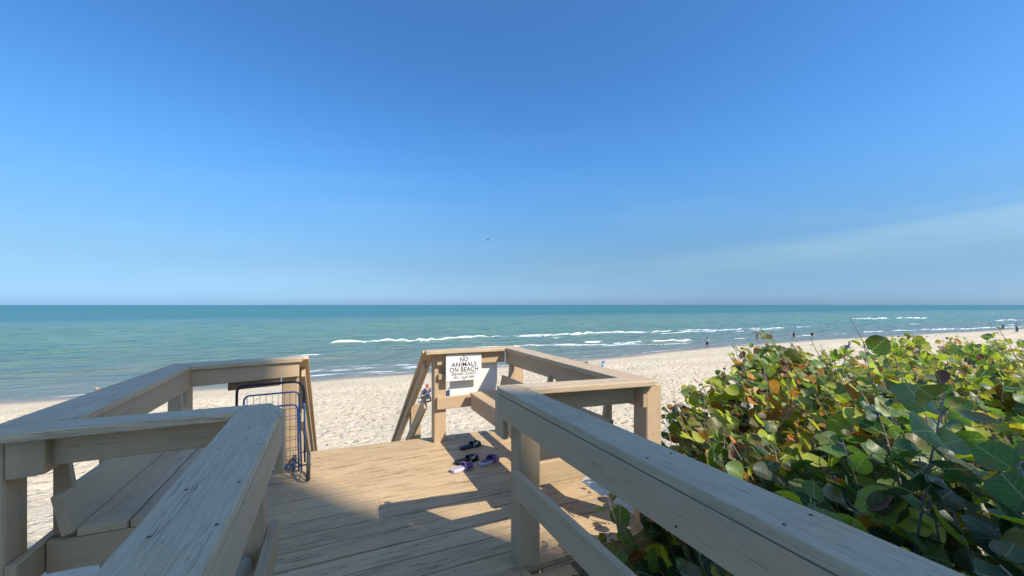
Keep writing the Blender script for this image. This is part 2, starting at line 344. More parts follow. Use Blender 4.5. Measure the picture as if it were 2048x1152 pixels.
T_sw = fftnoise(512, 512, .5, 26, 5, 8); T_sw2 = fftnoise(512, 512, .5, 9, 2.2, 9); T_pat = fftnoise(512, 512, .5, 14, 30, 10)
# x0,y0,x1,y1, half width, height, gap level
BREAK = [(-2, 76.4, 44, 76.8, 1.4, .50, -3), (41, 76.8, 80, 75.4, 1.5, .46, -2.2), (78, 75.6, 122, 73.6, 1.2, .40, -1.6), (10, 79.4, 60, 79.2, .8, .15, -.3), (60, 72.6, 118, 71, .7, .15, -.2),
         (-6, 59.5, -1, 59.4, .5, .12, -3), (24, 58.4, 52, 56, 1.0, .3, -1.1), (46, 56, 68, 54.2, .9, .28, -1.2), (20, 60.5, 46, 59.5, .6, .18, -.3), (30, 55, 60, 52, .55, .14, -.3),
         (66, 54.5, 76, 53.6, .6, .2, -1), (220, 106, 277, 98, 1.9, .6, -2.5), (255, 71, 330, 66, 1.3, .4, -1.5), (128, 75, 142, 74.6, .9, .3, -2), 
         (118, 55, 150, 53.4, .8, .25, -.8), (142, 52.4, 196, 47.8, 1.0, .3, -1.3), (90, 54.5, 112, 53.3, .7, .2, -.5), 
         (200, 54, 320, 50, .9, .3, -.8), (40, 79.6, 70, 79.4, .6, .1, .1), (186, 71, 192, 70.8, .8, .2, -3)]
def breaks(x, y):
    h = np.zeros_like(x); f = np.zeros_like(x)
    for x0, y0, x1, y1, w, hh, gap in BREAK:
        t = (x-x0)/(x1-x0); yc = y0+(y1-y0)*t+.5*np.sin(x*.21+y0)+.25*np.sin(x*.63+y0*2)
        e = ss(t, 0, .06)*ss(1-t, 0, .08); pat = sample(T_pat, .5, x*1.0+y0*13, x*0+y0*7.3); g = ss(pat, gap-.7, gap+.7)
        d = y-yc; wd = w*(.8+.3*np.sin(x*.37+y0)+.35*sample(T_pat, .5, x*2.1+y0*5, x*0+3))*.95; wd = np.maximum(wd, .6*w); sh = np.where(d < 0, np.exp(-(d/(.45*wd))**2), np.exp(-(d/(1.1*wd))**2))
        h = np.maximum(h, sh*hh*e*(.35+.65*g)*(.8+.3*np.clip(sample(T_sw2, .5, x*3, y*0+y0), -1.5, 1.5))); f = np.maximum(f, sh*e*g*1.06)
    s = y-shore(x)
    f = np.maximum(f, .62*np.exp(-((s-.35-.3*np.sin(x*.3))/.32)**2)*ss(sample(T_pat, .5, x, x*0+40), -1.2, .4))
    lacez = (ss(s, .3, 2)*ss(-s, -13, -5))*(.34+.14*sample(T_sw2, .5, x*1.7, y*1.3)); f = np.maximum(f, np.clip(lacez+.05, 0, .6)*(.5+.5*np.exp(-((x-2)/20)**2)))
    f = np.maximum(f, .42*ss(sample(T_sw2, .5, x, y), 1.0, 2.)*ss(y, 56, 62)*ss(-y, -90, -78)*ss(x, -5, 5)*ss(-x, -140, -110))
    yb = 78.6+.6*np.sin(x*.21); f = np.maximum(f, .40*np.exp(-((y-yb)/2.4)**2)*ss(x, 18, 40)*ss(-x, -125, -95)*ss(sample(T_pat, .5, x*1.3, x*0+77), -1, .6))
    return h, f
def sea_z(x, y):
    h, _ = breaks(x, y); amp = ss(y-shore(x), 1, 14)*(1-ss(y, 140, 260))
    return SEAZ + h + amp*(sample(T_sw, .5, x, y)*.10+sample(T_sw2, .5, x, y)*.045)
def sea_col(x, y):
    C = np.array([[.24, .25, .21], [.18, .24, .205], [.15, .26, .22], [.165, .285, .23], [.14, .265, .235], [.05, .19, .185], [.02, .15, .155]]); K = np.array([0, 14, 40, 90, 160, 215, 3000])
    s = y-shore(x)+sample(T_sw, .5, x*.35, y*.35)*.06*np.maximum(y-30, 5)
    out = np.stack([np.interp(s, K, C[:, i]) for i in range(3)]+[np.ones_like(x)], -1); return out
xs = np.array(grow(-70, -30000, 1.2, 1.25)[::-1]+list(np.arange(-70, 20, .8))+list(np.arange(20, 340, 1.0))+grow(340, 40000, 1.5, 1.25)); ys = np.array(list(np.arange(36, 110, .3))+grow(110, 260, .4, 1.02)+grow(262, 40000, 8, 1.2))
sea = grid('sea_water', xs, ys, sea_z, SEA, {'foam': ('f', lambda x, y: breaks(x, y)[1]), 'calm': ('f', lambda x, y: ss(y, 100, 400)), 'col': ('c', sea_col)})

# ------------------------------------------------------------------ the building behind the camera that shades the walkway
bd = thing('apartment_building', 'tall pale apartment block behind the walkway that shades it', 'building', (14.19, -18.02, -1.0), math.atan2(.669, -.743))
# local x runs along the roof edge, local y points away from the beach side
def lbox(name, x0, x1, y0, y1, z0, z1, mat, par):
    bm = bmesh.new(); bmesh.ops.create_cube(bm, size=1)
    for v in bm.verts: v.co = Vector(((x0+x1)/2+v.co.x*(x1-x0), (y0+y1)/2+v.co.y*(y1-y0), (z0+z1)/2+v.co.z*(z1-z0)))
    return from_bm(name, bm, mat, par)
lbox('wall', -26, 8.6, .5, 12, 0, 24.6, STUCCO, bd); lbox('roof', -26.4, 9, 0, 12.4, 24.6, 25.0, STUCCO, bd)
lbox('shade_block', 0, 9.4, -.001, 7, 25.0, 29.0, STUCCO, bd)  # unseen roof block added to steepen the shadow edge across the deck
for fl in range(8):
    for k in range(8):
        x = -24.5+k*4.1; w = lbox('window', x, x+2.4, .44, .55, fl*3+.9, fl*3+2.7, GLASS, bd)
        lbox('balcony', x-.3, x+2.7, -.75, .48, fl*3+.3, fl*3+.5, STUCCO, bd) if fl else None

# ------------------------------------------------------------------ deck platform
plat = thing('deck_platform', 'wooden boardwalk platform with weathered tan deck boards above the beach', 'boardwalk')
y = 2.19; i = 0
def front(x): return 4.87-.045*x
while y < 4.80:
    y1 = min(y+.1815, 4.83); last = y1 > 4.70
    if last: y1 = front(0)
    x0 = -1.24+random.uniform(-.02, .02); x1 = 2.10+random.uniform(-.05, .05)
    segs = [(x0, x1)] if i % 4 != 2 else [(x0, 1.66), (1.665, x1)]
    for a, b_ in segs:
        if last: prism('deck_board', [(a, y), (b_, y), (b_, front(b_)), (a, front(a))], -.038+random.uniform(-.001, .001), 0, (1, 0), DECKM, plat, .0022)
        else: box('deck_board', a, b_, y, y1, -.038, random.uniform(-.0025, .0015), 'x', DECKM, plat, .0022)
    y += .1915; i += 1
y = 2.184
while y > -2.2:
    box('deck_board', -.44+random.uniform(-.01, .01), 1.075+random.uniform(-.008, .008), y-.1815, y, -.038, random.uniform(-.0025, .0015), 'x', DECKM, plat, .0022); y -= .19
for x in (-1.16, -.45, .33, 1.15, 1.98): box('joist', x, x+.04, 2.22, 4.74, -.23, -.04, 'y', PAINT, plat)
for x in (-.40, .30, 1.0): box('joist', x, x+.04, -2.2, 2.17, -.23, -.04, 'y', PAINT, plat)
box('rim_board', 1.19, 2.12, 2.182, 2.218, -.24, -.042, 'x', PAINT, plat); box('rim_board', -1.24, -.46, 2.182, 2.218, -.24, -.042, 'x', PAINT, plat)
box('rim_board', -1.24, 2.12, 4.742, 4.78, -.24, -.042, 'x', PAINT, plat)
for x, y in ((-1.1, 4.5), (2.0, 4.5), (.4, 4.5), (-1.1, 2.4), (2.0, 2.5), (.3, 2.4), (.3, 0), (-.3, 0)): box('support_post', x-.07, x+.07, y-.07, y+.07, -2.6, -.235, 'z', PAINT, plat)
box('ledge_board', 1.10, 1.38, 2.06, 2.176, -.085, -.045, 'x', DECKM, plat)

bm = bmesh.new()
for xj in (-1.14, -.43, .35, 1.17, 2.0):
    for k in range(14):
        yy = 2.19+.1915*k
        for dy in (.04, .14):
            g = bmesh.ops.create_circle(bm, cap_ends=True, segments=6, radius=.0042); bmesh.ops.translate(bm, vec=(xj+random.uniform(-.006, .006), yy+dy, .0022), verts=g['verts'])
for xj in (-.38, .32, 1.02):
    for k in range(14):
        for dy in (.04, .14):
            g = bmesh.ops.create_circle(bm, cap_ends=True, segments=6, radius=.0042); bmesh.ops.translate(bm, vec=(xj+random.uniform(-.006, .006), 2.184-.19*k-dy, .0022), verts=g['verts'])
o = from_bm('screw_heads', bm, RUST, plat); o['kind'] = 'stuff'
TZ0, TZ1, FZ0 = 1.042, 1.080, .902
def post(x0, y0, par, z0=-.5, z1=1.04, w=.14, d=.14, cut=None):
    return box('post', x0, x0+w, y0, y0+d, z0, z1, 'z', PAINT, par, .007)
# --- right handrail of the walkway
hr = thing('handrail', 'long shaded grey handrail on the right running towards the camera, bushes behind it', 'railing', group=None)
prism('top_board', [(.942, -2.2), (1.11, -2.2), (1.12, 2.215), (1.06, 2.395), (.968, 2.40), (.95, 2.33)], TZ0, TZ1, (0, 1), TOPW, hr, .006, 2)
box('side_board', .949, .987, -2.2, 2.33, FZ0-.004, TZ0-.004, 'y', PAINT, hr, .004, 2)
box('middle_rail', .991, 1.029, -2.2, 2.20, .455, .60, 'y', PAINT, hr, .004, 2)
post(1.040, 2.20, hr, -1.6, 1.036); post(1.032, .2, hr, -1.6, 1.036); post(1.032, -1.7, hr, -1.6, 1.036)
box('corner_block', .984, 1.022, 2.335, 2.47, .745, TZ0-.003, 'z', PAINT, hr)
box('post', 1.10, 1.172, 2.122, 2.128, -.0, .0015, 'z', PAINT, hr) if 0 else None
# --- left handrail of the walkway
hl = thing('handrail', 'weathered grey handrail in the left foreground with a wide cracked top board', 'railing')
prism('top_board', [(-.405, -2.2), (-.225, -2.2), (-.232, 2.318), (-.30, 2.465), (-.395, 2.468), (-.427, 2.31)], TZ0, TZ1, (0, 1), TOPW, hl, .006, 2)
box('side_board', -.268, -.230, -2.2, 2.31, FZ0-.004, TZ0-.004, 'y', PAINT, hl, .004, 2)
box('middle_rail', -.266, -.228, -2.2, 2.16, .455, .60, 'y', PAINT, hl, .004, 2)
post(-.408, 1.97, hl, -1.6, .90); post(-.408, -.1, hl, -1.6, .90); post(-.408, -1.9, hl, -1.6, .90)
box('corner_block', -.268, -.230, 2.33, 2.47, .745, TZ0-.003, 'z', PAINT, hl)
def screws(par, pts):
    bm = bmesh.new()
    for p, n_ in pts:
        g = bmesh.ops.create_circle(bm, cap_ends=True, segments=8, radius=.0048); M_ = Vector(n_).to_track_quat('Z', 'Y').to_matrix().to_4x4(); M_.translation = Vector(p)+Vector(n_)*.0012; bmesh.ops.transform(bm, matrix=M_, verts=g['verts'])
    o = from_bm('screw_heads', bm, RUST, par); o['kind'] = 'stuff'
screws(hr, [((.949, 2.29, .94), (-1, 0, 0)), ((.949, 2.29, 1.01), (-1, 0, 0)), ((.949, .9, .93), (-1, 0, 0)), ((.991, 2.16, .56), (-1, 0, 0)), ((.991, 2.16, .49), (-1, 0, 0))]+[((x, y, TZ1), (0, 0, 1)) for y in (2.2, 1.6, 1.05, .6, .25) for x in (.975, 1.08)])
screws(hl, [((-.230, 2.02, .94), (1, 0, 0)), ((-.230, 2.03, 1.01), (1, 0, 0)), ((-.228, 2.05, .56), (1, 0, 0)), ((-.228, 2.05, .49), (1, 0, 0))]+[((x, y, TZ1), (0, 0, 1)) for y in (2.25, 1.75, 1.4, 1.15) for x in (-.375, -.25)])
# rounded lamp hood on the post
bm = bmesh.new(); prof = []
for i in range(9):
    t = i/8*math.pi/2; prof.append((.045*math.sin(t)+.001, .06*math.cos(t)))
rings = []
for r_, z_ in prof: rings.append([bm.verts.new((r_*math.cos(a*math.pi/6), r_*.8*math.sin(a*math.pi/6), z_)) for a in range(12)])
for a, b_ in zip(rings[:-1], rings[1:]):
    for k in range(12): bm.faces.new((a[k], b_[k], b_[(k+1) % 12], a[(k+1) % 12]))
bm.faces.new(rings[-1])
lm = thing('post_light', 'small round-hooded light fixture on the left handrail post', 'light', (-.335, 1.925, .52))
from_bm('hood', bm, plain('grey_hood', (.30, .27, .22), .5), lm, True); tubes('conduit', [[(0, .025, 0), (0, .025, -.55)]], .009, RUB, lm)

# --- railing of the right bay
rr = thing('bay_railing', 'sunlit tan railing boxing in the right seating bay, sign on its front', 'railing')
prism('top_board', [(1.122, 2.215), (2.03, 2.105), (2.066, 2.135), (1.86, 2.30), (1.064, 2.398)], TZ0, TZ1, (1, -.11), TOPW, rr, .006, 2)
prism('top_board', [(2.068, 2.137), (2.105, 4.68), (1.914, 4.455), (1.864, 2.302)], TZ0, TZ1, (0, 1), TOPW, rr, .006, 2)
prism('top_board', [(.955, 4.47), (1.912, 4.455), (2.103, 4.682), (.985, 4.64)], TZ0, TZ1, (1, 0), TOPW, rr, .006, 2)
prism('side_board', [(1.186, 2.323), (1.97, 2.245), (1.97, 2.283), (1.186, 2.361)], FZ0, TZ0-.003, (1, -.1), PAINT, rr)
prism('side_board', [(1.972, 2.165), (2.010, 2.165), (1.975, 4.51), (1.937, 4.51)], FZ0-.02, TZ0-.004, (0, 1), PAINT, rr)
prism('side_board', [(1.10, 4.558), (1.93, 4.52), (1.93, 4.558), (1.10, 4.596)], FZ0, TZ0-.003, (1, 0), PAINT, rr)
box('backing_block', 1.115, 1.32, 4.557, 4.597, .735, .80, 'x', PAINT, rr)
post(2.013, 2.175, rr, -1.6, 1.036); post(2.013, 3.30, rr, -1.6, 1.036); post(2.013, 4.45, rr, -1.6, 1.036)
post(1.075, 4.60, rr, -.3, 1.025); post(1.16, 2.135, rr, -1.6, .898, .075) if 0 else None
box('lower_rail', 1.972, 2.010, 2.165, 4.53, .39, .53, 'y', PAINT, rr)
# --- railing of the left bay
rl = thing('bay_railing', 'shaded tan railing boxing in the left seating bay beside the cart', 'railing')
prism('top_board', [(-1.31, 2.30), (-.429, 2.31), (-.397, 2.466), (-1.07, 2.475), (-1.335, 2.475)], TZ0, TZ1, (1, 0), TOPW, rl, .006, 2)
prism('top_board', [(-1.335, 2.478), (-1.072, 2.478), (-1.105, 4.225), (-1.285, 4.44)], TZ0, TZ1, (0, 1), TOPW, rl, .006, 2)
prism('top_board', [(-1.103, 4.227), (-.272, 4.425), (-.272, 4.615), (-1.283, 4.442)], TZ0, TZ1, (1, .19), TOPW, rl, .006, 2)
box('side_board', -1.15, -.30, 2.405, 2.443, FZ0, TZ0-.003, 'x', PAINT, rl)
box('side_board', -1.222, -1.184, 2.335, 4.28, FZ0-.03, TZ0-.003, 'y', PAINT, rl) if 0 else None
prism('side_board', [(-1.222, 2.335), (-1.184, 2.335), (-1.112, 2.36), (-1.112, 4.245), (-1.150, 4.245), (-1.150, 2.39)], FZ0-.02, TZ0-.003, (0, 1), PAINT, rl)
prism('side_board', [(-1.108, 4.25), (-.30, 4.45), (-.30, 4.49), (-1.108, 4.29)], FZ0-.004, TZ0-.003, (1, .2), PAINT, rl)
prism('brace_board', [(-.86, 4.33), (-.46, 4.43), (-.46, 4.47), (-.86, 4.37)], FZ0-.075, FZ0-.006, (1, .2), RAW, rl)
post(-1.365, 2.345, rl, -2.2, 1.036); post(-1.30, 3.25, rl, -2.2, 1.036); post(-1.28, 4.30, rl, -3, 1.036)
post(-.452, 4.495, rl, -.3, 1.036)
box('lower_rail', -1.222, -1.184, 2.335, 4.28, .39, .53, 'y', PAINT, rl)

# --- benches
bl = thing('bench', 'shaded wooden bench with sloped low backrest in the left bay', 'bench', group='built-in benches of the platform')
ybn, ybf = 2.50, 4.20
box('seat_board', -1.075, -.893, ybn, ybf, .532, .570, 'y', TOPW, bl); box('seat_board', -.885, -.70, ybn, ybf, .532, .570, 'y', TOPW, bl)
box('support_beam', -1.18, -.60, ybn+.005, ybn+.043, .385, .528, 'x', PAINT, bl); box('support_beam', -1.18, -.47, 4.15, 4.19, .385, .528, 'x', PAINT, bl)
extr('back_board', [(-1.078, .56), (-1.115, .745), (-1.155, .737), (-1.118, .552)], 'y', ybn-.02, ybf, (0, 1, 0), PAINT, bl)
for yy in (2.56, 3.36, 4.08): extr('back_support', [(-1.182, .53), (-1.085, .53), (-1.135, .90), (-1.182, .90)], 'y', yy, yy+.038, (0, 0, 1), PAINT, bl)
box('front_board', -.738, -.70, ybn+.05, 4.14, .34, .530, 'y', PAINT, bl)
br = thing('bench', 'wooden bench with sunlit front seat board in the right bay under the sign', 'bench', group='built-in benches of the platform')
box('seat_board', 1.475, 1.662, 2.44, 4.50, .532, .570, 'y', PAINT, br); box('seat_board', 1.672, 1.85, 2.44, 4.50, .532, .570, 'y', PAINT, br)
box('front_board', 1.488, 1.526, 2.48, 4.50, .375, .530, 'y', PAINT, br)
box('support_beam', 1.10, 1.97, 4.557, 4.597, .39, .532, 'x', PAINT, br); box('support_beam', 1.12, 1.97, 2.396, 2.433, .375, .528, 'x', PAINT, br)
extr('back_board', [(1.845, .56), (1.885, .745), (1.925, .737), (1.885, .552)], 'y', 2.42, 4.50, (0, 1, 0), PAINT, br)
for yy in (2.50, 3.40, 4.32): extr('back_support', [(1.97, .53), (1.865, .53), (1.925, .90), (1.97, .90)], 'y', yy, yy+.038, (0, 0, 1), PAINT, br)

# --- stairs down to the beach and their handrails
SL = -.70
st = thing('beach_stairs', 'wooden stairs dropping from the platform edge to the sand', 'stairs')
for i in range(17):
    y_ = 4.86+i*.27; z_ = -.19*(i+1); box('tread', -.27, 1.06, y_, y_+.262, z_-.038, z_, 'x', DECKM, st)
for x in (-.27, .40, 1.02): beam('stringer', (x+.02, 4.80, -.33), (x+.02, 9.5, -.33+4.7*SL), .04, .26, PAINT, st)
def stair_rail(x, side, lab):
    t = thing('stair_handrail', lab, 'railing'); y0, z0 = 4.645, 1.06
    beam('top_board', (x+.06*0, y0-.02, z0), (x, y0+5.0, z0+5.0*SL), .15, .038, TOPW, t)
    beam('side_board', (x-side*.02, y0+.10, z0-.15), (x-side*.02, y0+5.0, z0-.08+5.0*SL), .038, .14, PAINT, t)
    beam('middle_rail', (x-side*.02, y0+.10, z0-.62), (x-side*.02, y0+5., z0-.55+5.0*SL), .038, .14, PAINT, t)
    for d in (1.25, 3.1):
        zt = z0+d*SL-.03; extr('post', [(y0+d, zt-1.9), (y0+d+.14, zt-1.9), (y0+d+.14, zt-.10), (y0+d, zt)], 'x', x+side*.02 if side > 0 else x-.16, x+.16 if side > 0 else x-.02, (0, 0, 1), PAINT, t)
stair_rail(1.02, 1, 'sloping stair handrail descending on the right of the opening, beside the sign')
stair_rail(-.30, -1, 'sloping stair handrail descending on the left of the opening, behind the cart')

# --- sign and panel
sg = thing('sign', 'white rectangular NO ANIMALS ON BEACH sign screwed to the right bay railing', 'sign', (1.19, 4.50, .72))
SM = Matrix.Rotation(0, 4, 'Z')
bm = bmesh.new(); W, Hh, rr_ = .43, .305, .018; outl = []
for cx, cz, a0 in ((W-rr_, rr_, -90), (W-rr_, Hh-rr_, 0), (rr_, Hh-rr_, 90), (rr_, rr_, 180)):
    for k in range(5): a = R(a0+k*22.5); outl.append((cx+rr_*math.cos(a), cz+rr_*math.sin(a)))
f0 = [bm.verts.new((p[0], .0, p[1])) for p in outl]; f1 = [bm.verts.new((p[0], .003, p[1])) for p in outl]
bm.faces.new(f0); bm.faces.new(f1[::-1])
for i in range(len(outl)): bm.faces.new((f0[i], f1[i], f1[(i+1) % len(outl)], f0[(i+1) % len(outl)]))
bmesh.ops.recalc_face_normals(bm, faces=bm.faces[:]); from_bm('sign_plate', bm, WHITE, sg)
def text(st_, w_, h_, cx, z, par):
    cu = bpy.data.curves.new('t', 'FONT'); cu.body = st_; cu.size = 1; cu.extrude = .01; cu.offset = .004 if h_ > .04 else .0; cu.resolution_u = 3; cu.space_character = 1.06
    tmp = bpy.data.objects.new('t', cu); col.objects.link(tmp); dg = bpy.context.evaluated_depsgraph_get(); me = bpy.data.meshes.new_from_object(tmp.evaluated_get(dg)); bpy.data.objects.remove(tmp)
    me.materials.clear(); me.materials.append(BLACK); xs_ = [v.co.x for v in me.vertices]; x0, x1 = min(xs_), max(xs_); cap = .70
    for v in me.vertices: v.co = Vector(((v.co.x-x0)/(x1-x0)*w_-w_/2, v.co.y/cap*h_, v.co.z*.06))
    o = bpy.data.objects.new('lettering', me); link(o, par); o['kind'] = 'stuff'; o.rotation_euler = (R(90), 0, 0); o.location = (cx, -.0012, z); return o
for t_, w_, h_, z_ in (('NO', .098, .050, .222), ('ANIMALS', .305, .050, .163), ('ON BEACH', .345, .053, .101), ('BREVARD COUNTY', .295, .030, .062), ('SEC. 14,60 A&B', .250, .028, .024)): text(t_, w_, h_, .215, z_, sg)
for bx, bz in ((.215, .283), (.215, .018)):
    bm = bmesh.new(); bmesh.ops.create_cone(bm, cap_ends=True, segments=10, radius1=.008, radius2=.006, depth=.006)
    o = from_bm('bolt', bm, RUST, sg); o.rotation_euler = (R(90), 0, 0); o.location = (bx, -.003, bz)
for bx in (.10, .34): box('backing_strip', 1.19+bx, 1.19+bx+.04, 4.504, 4.556, .74, .99, 'z', PAINT, sg)
wp = thing('white_panel', 'plain white board fixed upright behind the right bench, seen from the back', 'panel', (1.262, 4.606, .50))
bm = bmesh.new(); bmesh.ops.create_cube(bm, size=1)
for v in bm.verts: v.co = Vector(((v.co.x+.5)*.60, v.co.y*.012, (v.co.z+.5)*.535))
bev(bm, .002); from_bm('board', bm, WHITE, wp)

# --- folding shopping cart
ct = thing('shopping_cart', 'folded blue wire shopping cart with black handle leaning in the left bay', 'cart', (-.52, 4.12, 0), R(4))
tubes('frame_tube', [rounded([(-.25, .10, .12), (-.235, .02, .72)], .02)+[], rounded([(.29, .10, .12), (.285, .0, .62), (.28, .0, .72)], .02)], .0085, BLUE, ct)
tubes('handle', [rounded([(-.235, .02, .66), (-.23, -.0, .90), (.25, -.0, .90), (.285, .0, .82), (.283, 0, .70)], .06)], .0105, GRIP, ct)
tubes('basket_rim', [rounded([(-.19, .05, .06), (-.185, .05, .80), (.24, .05, .80), (.262, .05, .06)], .05)], .008, BLUE, ct)
tubes('basket_rim', [rounded([(-.18, -.03, .10), (-.17, -.03, .70), (.23, -.03, .70), (.24, -.03, .10)], .05)], .008, BLUE, ct)
wp_ = []
for i in range(9): x = -.16+i*.047; wp_ += [[(x, .05, .08), (x, .05, .79)]]
for i in range(12): z = .12+i*.048; wp_ += [[(-.18, .052, z), (.255, .052, z)]] if i % 2 else [[(-.17, -.028, z), (.24, -.028, z)]]
for i in range(8): x = -.17+i*.052; wp_ += [[(x, -.03, .1), (x, -.03, .30)]]
for z in (.10, .135, .17, .205, .24): wp_ += [[(-.17, -.03, z), (.24, -.03, z), (.255, .05, z)]]
tubes('wire_grid', wp_, .0022, WIRE, ct, 5)
tubes('base_bar', [[(-.30, -.06, .13), (.30, -.02, .135)], [(-.24, .16, .09), (.22, .18, .09)], [(.26, .05, .10), (.20, .30, .09)]], .007, BLUE, ct)
def wheel(x, y, r, w, rx):
    bm = bmesh.new(); n = 24
    for a, b_, tt in ((r-.016, r, 1.),):
        rings = []
        for (rad_, off) in ((a, -w/2), (b_-.004, -w/2), (b_, 0), (b_-.004, w/2), (a, w/2)):
            rings.append([bm.verts.new((off, rad_*math.cos(2*math.pi*k/n), rad_*math.sin(2*math.pi*k/n))) for k in range(n)])
        rings.append(rings[0])
        for p, q in zip(rings[:-1], rings[1:]):
            for k in range(n): bm.faces.new((p[k], p[(k+1) % n], q[(k+1) % n], q[k]))
    bmesh.ops.recalc_face_normals(bm, faces=bm.faces[:])
    t = from_bm('wheel', bm, RUB, ct, True); t.location = (x, y, r); t.rotation_euler = (0, 0, rx)
    sp_ = tubes('spoke', [[(0, 0, 0), (0, (r-.012)*math.cos(k*math.pi/3), (r-.012)*math.sin(k*math.pi/3))] for k in range(6)]+[[(-w*.7, 0, 0), (w*.9, 0, 0)]], .005, RUB, t, 6)
wheel(.318, -.03, .13, .028, R(-3)); wheel(-.32, -.03, .13, .028, R(-3)); wheel(.20, .28, .072, .022, R(-10)); wheel(-.18, .28, .072, .022, R(-10))

# --- beach slides (slip-on sandals)
DARKF = plain('black_foam', (.012, .018, .022), .55, var=.2); NAVY = plain('dark_teal_foam', (.02, .045, .06), .5, var=.2); PURP = plain('purple_foam', (.15, .07, .25), .5, var=.15); LILAC = plain('lilac_foam', (.50, .40, .54), .55, var=.1); PALE = plain('pale_lilac_sole', (.62, .58, .70), .6, var=.05); SWH = plain('white_mark', (.75, .75, .73), .5)
def slide(x, y, ang, label, pair, sole, foot, strap, edge, L=.26, logo=True, bands=0):
    t = thing('beach_slide', label, 'sandal', (x, y, 0), ang, group=pair); half = [(0, .030), (.03, .040), (.1, .036), (.45, .033), (.62, .043), (.82, .049), (.94, .036), (1, .0)]
    def outline(s, dz, inset=0):
        pts = []; prof_ = []
        for k in range(25):
            u = k/24; w_ = np.interp(u, [p[0] for p in half], [p[1] for p in half]); w_ *= 1.12*math.sqrt(max(0, 1-((u-.5)/.5)**10)); prof_.append((u, w_))
        for u, w_ in prof_: pts.append(((u-.5)*(L-inset*2), max(w_-inset, .001), dz))
        for u, w_ in prof_[::-1][1:-1]: pts.append(((u-.5)*(L-inset*2), -max(w_-inset, .001), dz))
        return pts
    bm = bmesh.new(); z_top = lambda u: .028+.006*(u < 0)
    rings = [[bm.verts.new(Vector(p)+Vector((0, 0, .008*max(0, (abs(p[0])/(L/2))-.6) if zz > 0 else 0))) for p in outline(1, zz, ins)] for zz, ins in ((.0, .004), (.006, 0), (.026, 0), (.030, .004))]
    n = len(rings[0])
    for a, b_ in zip(rings[:-1], rings[1:]):
        for k in range(n): bm.faces.new((a[k], a[(k+1) % n], b_[(k+1) % n], b_[k]))
    bm.faces.new(rings[0][::-1]); bm.faces.new(rings[-1]); from_bm('sole', bm, sole, t, False)
    bm = bmesh.new(); q = [bm.verts.new(p) for p in outline(1, .0325, .010)]; q0 = [bm.verts.new(p) for p in outline(1, .029, .009)]
    bm.faces.new(q)
    for k in range(len(q)): bm.faces.new((q0[k], q0[(k+1) % n], q[(k+1) % n], q[k]))
    from_bm('footbed', bm, foot, t)
    def band(name, u0, u1, hh, mat, par, th=.004, tw=1.0, a0=0, a1=180, out=0.):
        bm = bmesh.new(); R_ = []
        for j in range(5):
            u = u0+(u1-u0)*j/4; w_ = .057*tw+out; hcur = hh*(1-.35*(u-u0))*(1-.25*j/4)+out; xx = (u-.5)*L
            for off in (0,): R_.append([[bm.verts.new((xx+.012*math.sin(a), (w_-o2)*math.cos(a), .012+(hcur-o2)*math.sin(a))) for a in [R(a0+(a1-a0)*k/14) for k in range(15)]] for o2 in (0, th)])
        for j in range(4):
            for k in range(14):
                for s_, o2 in ((0, 0), (1, 1)):
                    f = (R_[j][o2][k], R_[j+1][o2][k], R_[j+1][o2][k+1], R_[j][o2][k+1]); bm.faces.new(f if o2 == 0 else f[::-1])
        for k in range(14):
            bm.faces.new((R_[0][0][k], R_[0][0][k+1], R_[0][1][k+1], R_[0][1][k])); bm.faces.new((R_[4][0][k+1], R_[4][0][k], R_[4][1][k], R_[4][1][k+1]))
        for k in (0, 14):
            for j in range(4): bm.faces.new((R_[j][0][k], R_[j][1][k], R_[j+1][1][k], R_[j+1][0][k]))
        bmesh.ops.recalc_face_normals(bm, faces=bm.faces[:]); return from_bm(name, bm, mat, par, True)
    s = band('strap', .52, .86, .060, strap, t)
    band('strap_edge', .515, .55, .0615, edge, t, .003, out=.002)
    if logo:   # curved tick mark on each side of the strap
        for sd in (1, -1):
            bm = bmesh.new(); ptsu = []; 
            sw = [(0, .35), (.12, .16), (.25, .06), (.45, .12), (.75, .42), (1, .72), (.7, .52), (.45, .34), (.28, .28), (.12, .3)]
            for u, w_ in sw:
                uu = .56+u*.24; a = R(18+w_*85) if sd > 0 else R(162-w_*85); j = (uu-.5)/.36; hcur = .060*(1-.35*(uu-.5))*(1-.25*j)+.002; 
                ptsu.append(bm.verts.new(((uu-.5)*L+.012*math.sin(a), .0595*math.cos(a), .0125+hcur*math.sin(a))))
            f = bm.faces.new(ptsu); bmesh.ops.triangulate(bm, faces=[f]); bmesh.ops.solidify(bm, geom=bm.faces[:], thickness=.001); from_bm('tick_mark', bm, SWH, t)
    for k in range(bands): band('strap_band', .58+k*.12, .63+k*.12, .060-.004*k, LILAC if k % 2 else PURP, t, .003, out=.003)
    return t
def ang(x0, y0, x1, y1): return math.atan2(y1-y0, x1-x0)
slide(1.42, 4.30, R(17), 'black slide sandal with white tick mark, farthest of the four sandals', 'pair of black slides', NAVY, NAVY, DARKF, SWH, .28)
slide(1.255, 3.92, R(14), 'black slide sandal with its heel in the sun, between the purple ones', 'pair of black slides', DARKF, DARKF, DARKF, SWH, .28)
slide(1.45, 3.80, R(22), 'purple slide sandal lying in the shade nearest the handrail post', 'pair of purple slides', PALE, PURP, PURP, PURP, .25, False, 2)
slide(1.15, 3.745, R(16), 'purple slide sandal with pale sole half in the sun', 'pair of purple slides', PALE, LILAC, PURP, LILAC, .25, False, 0)

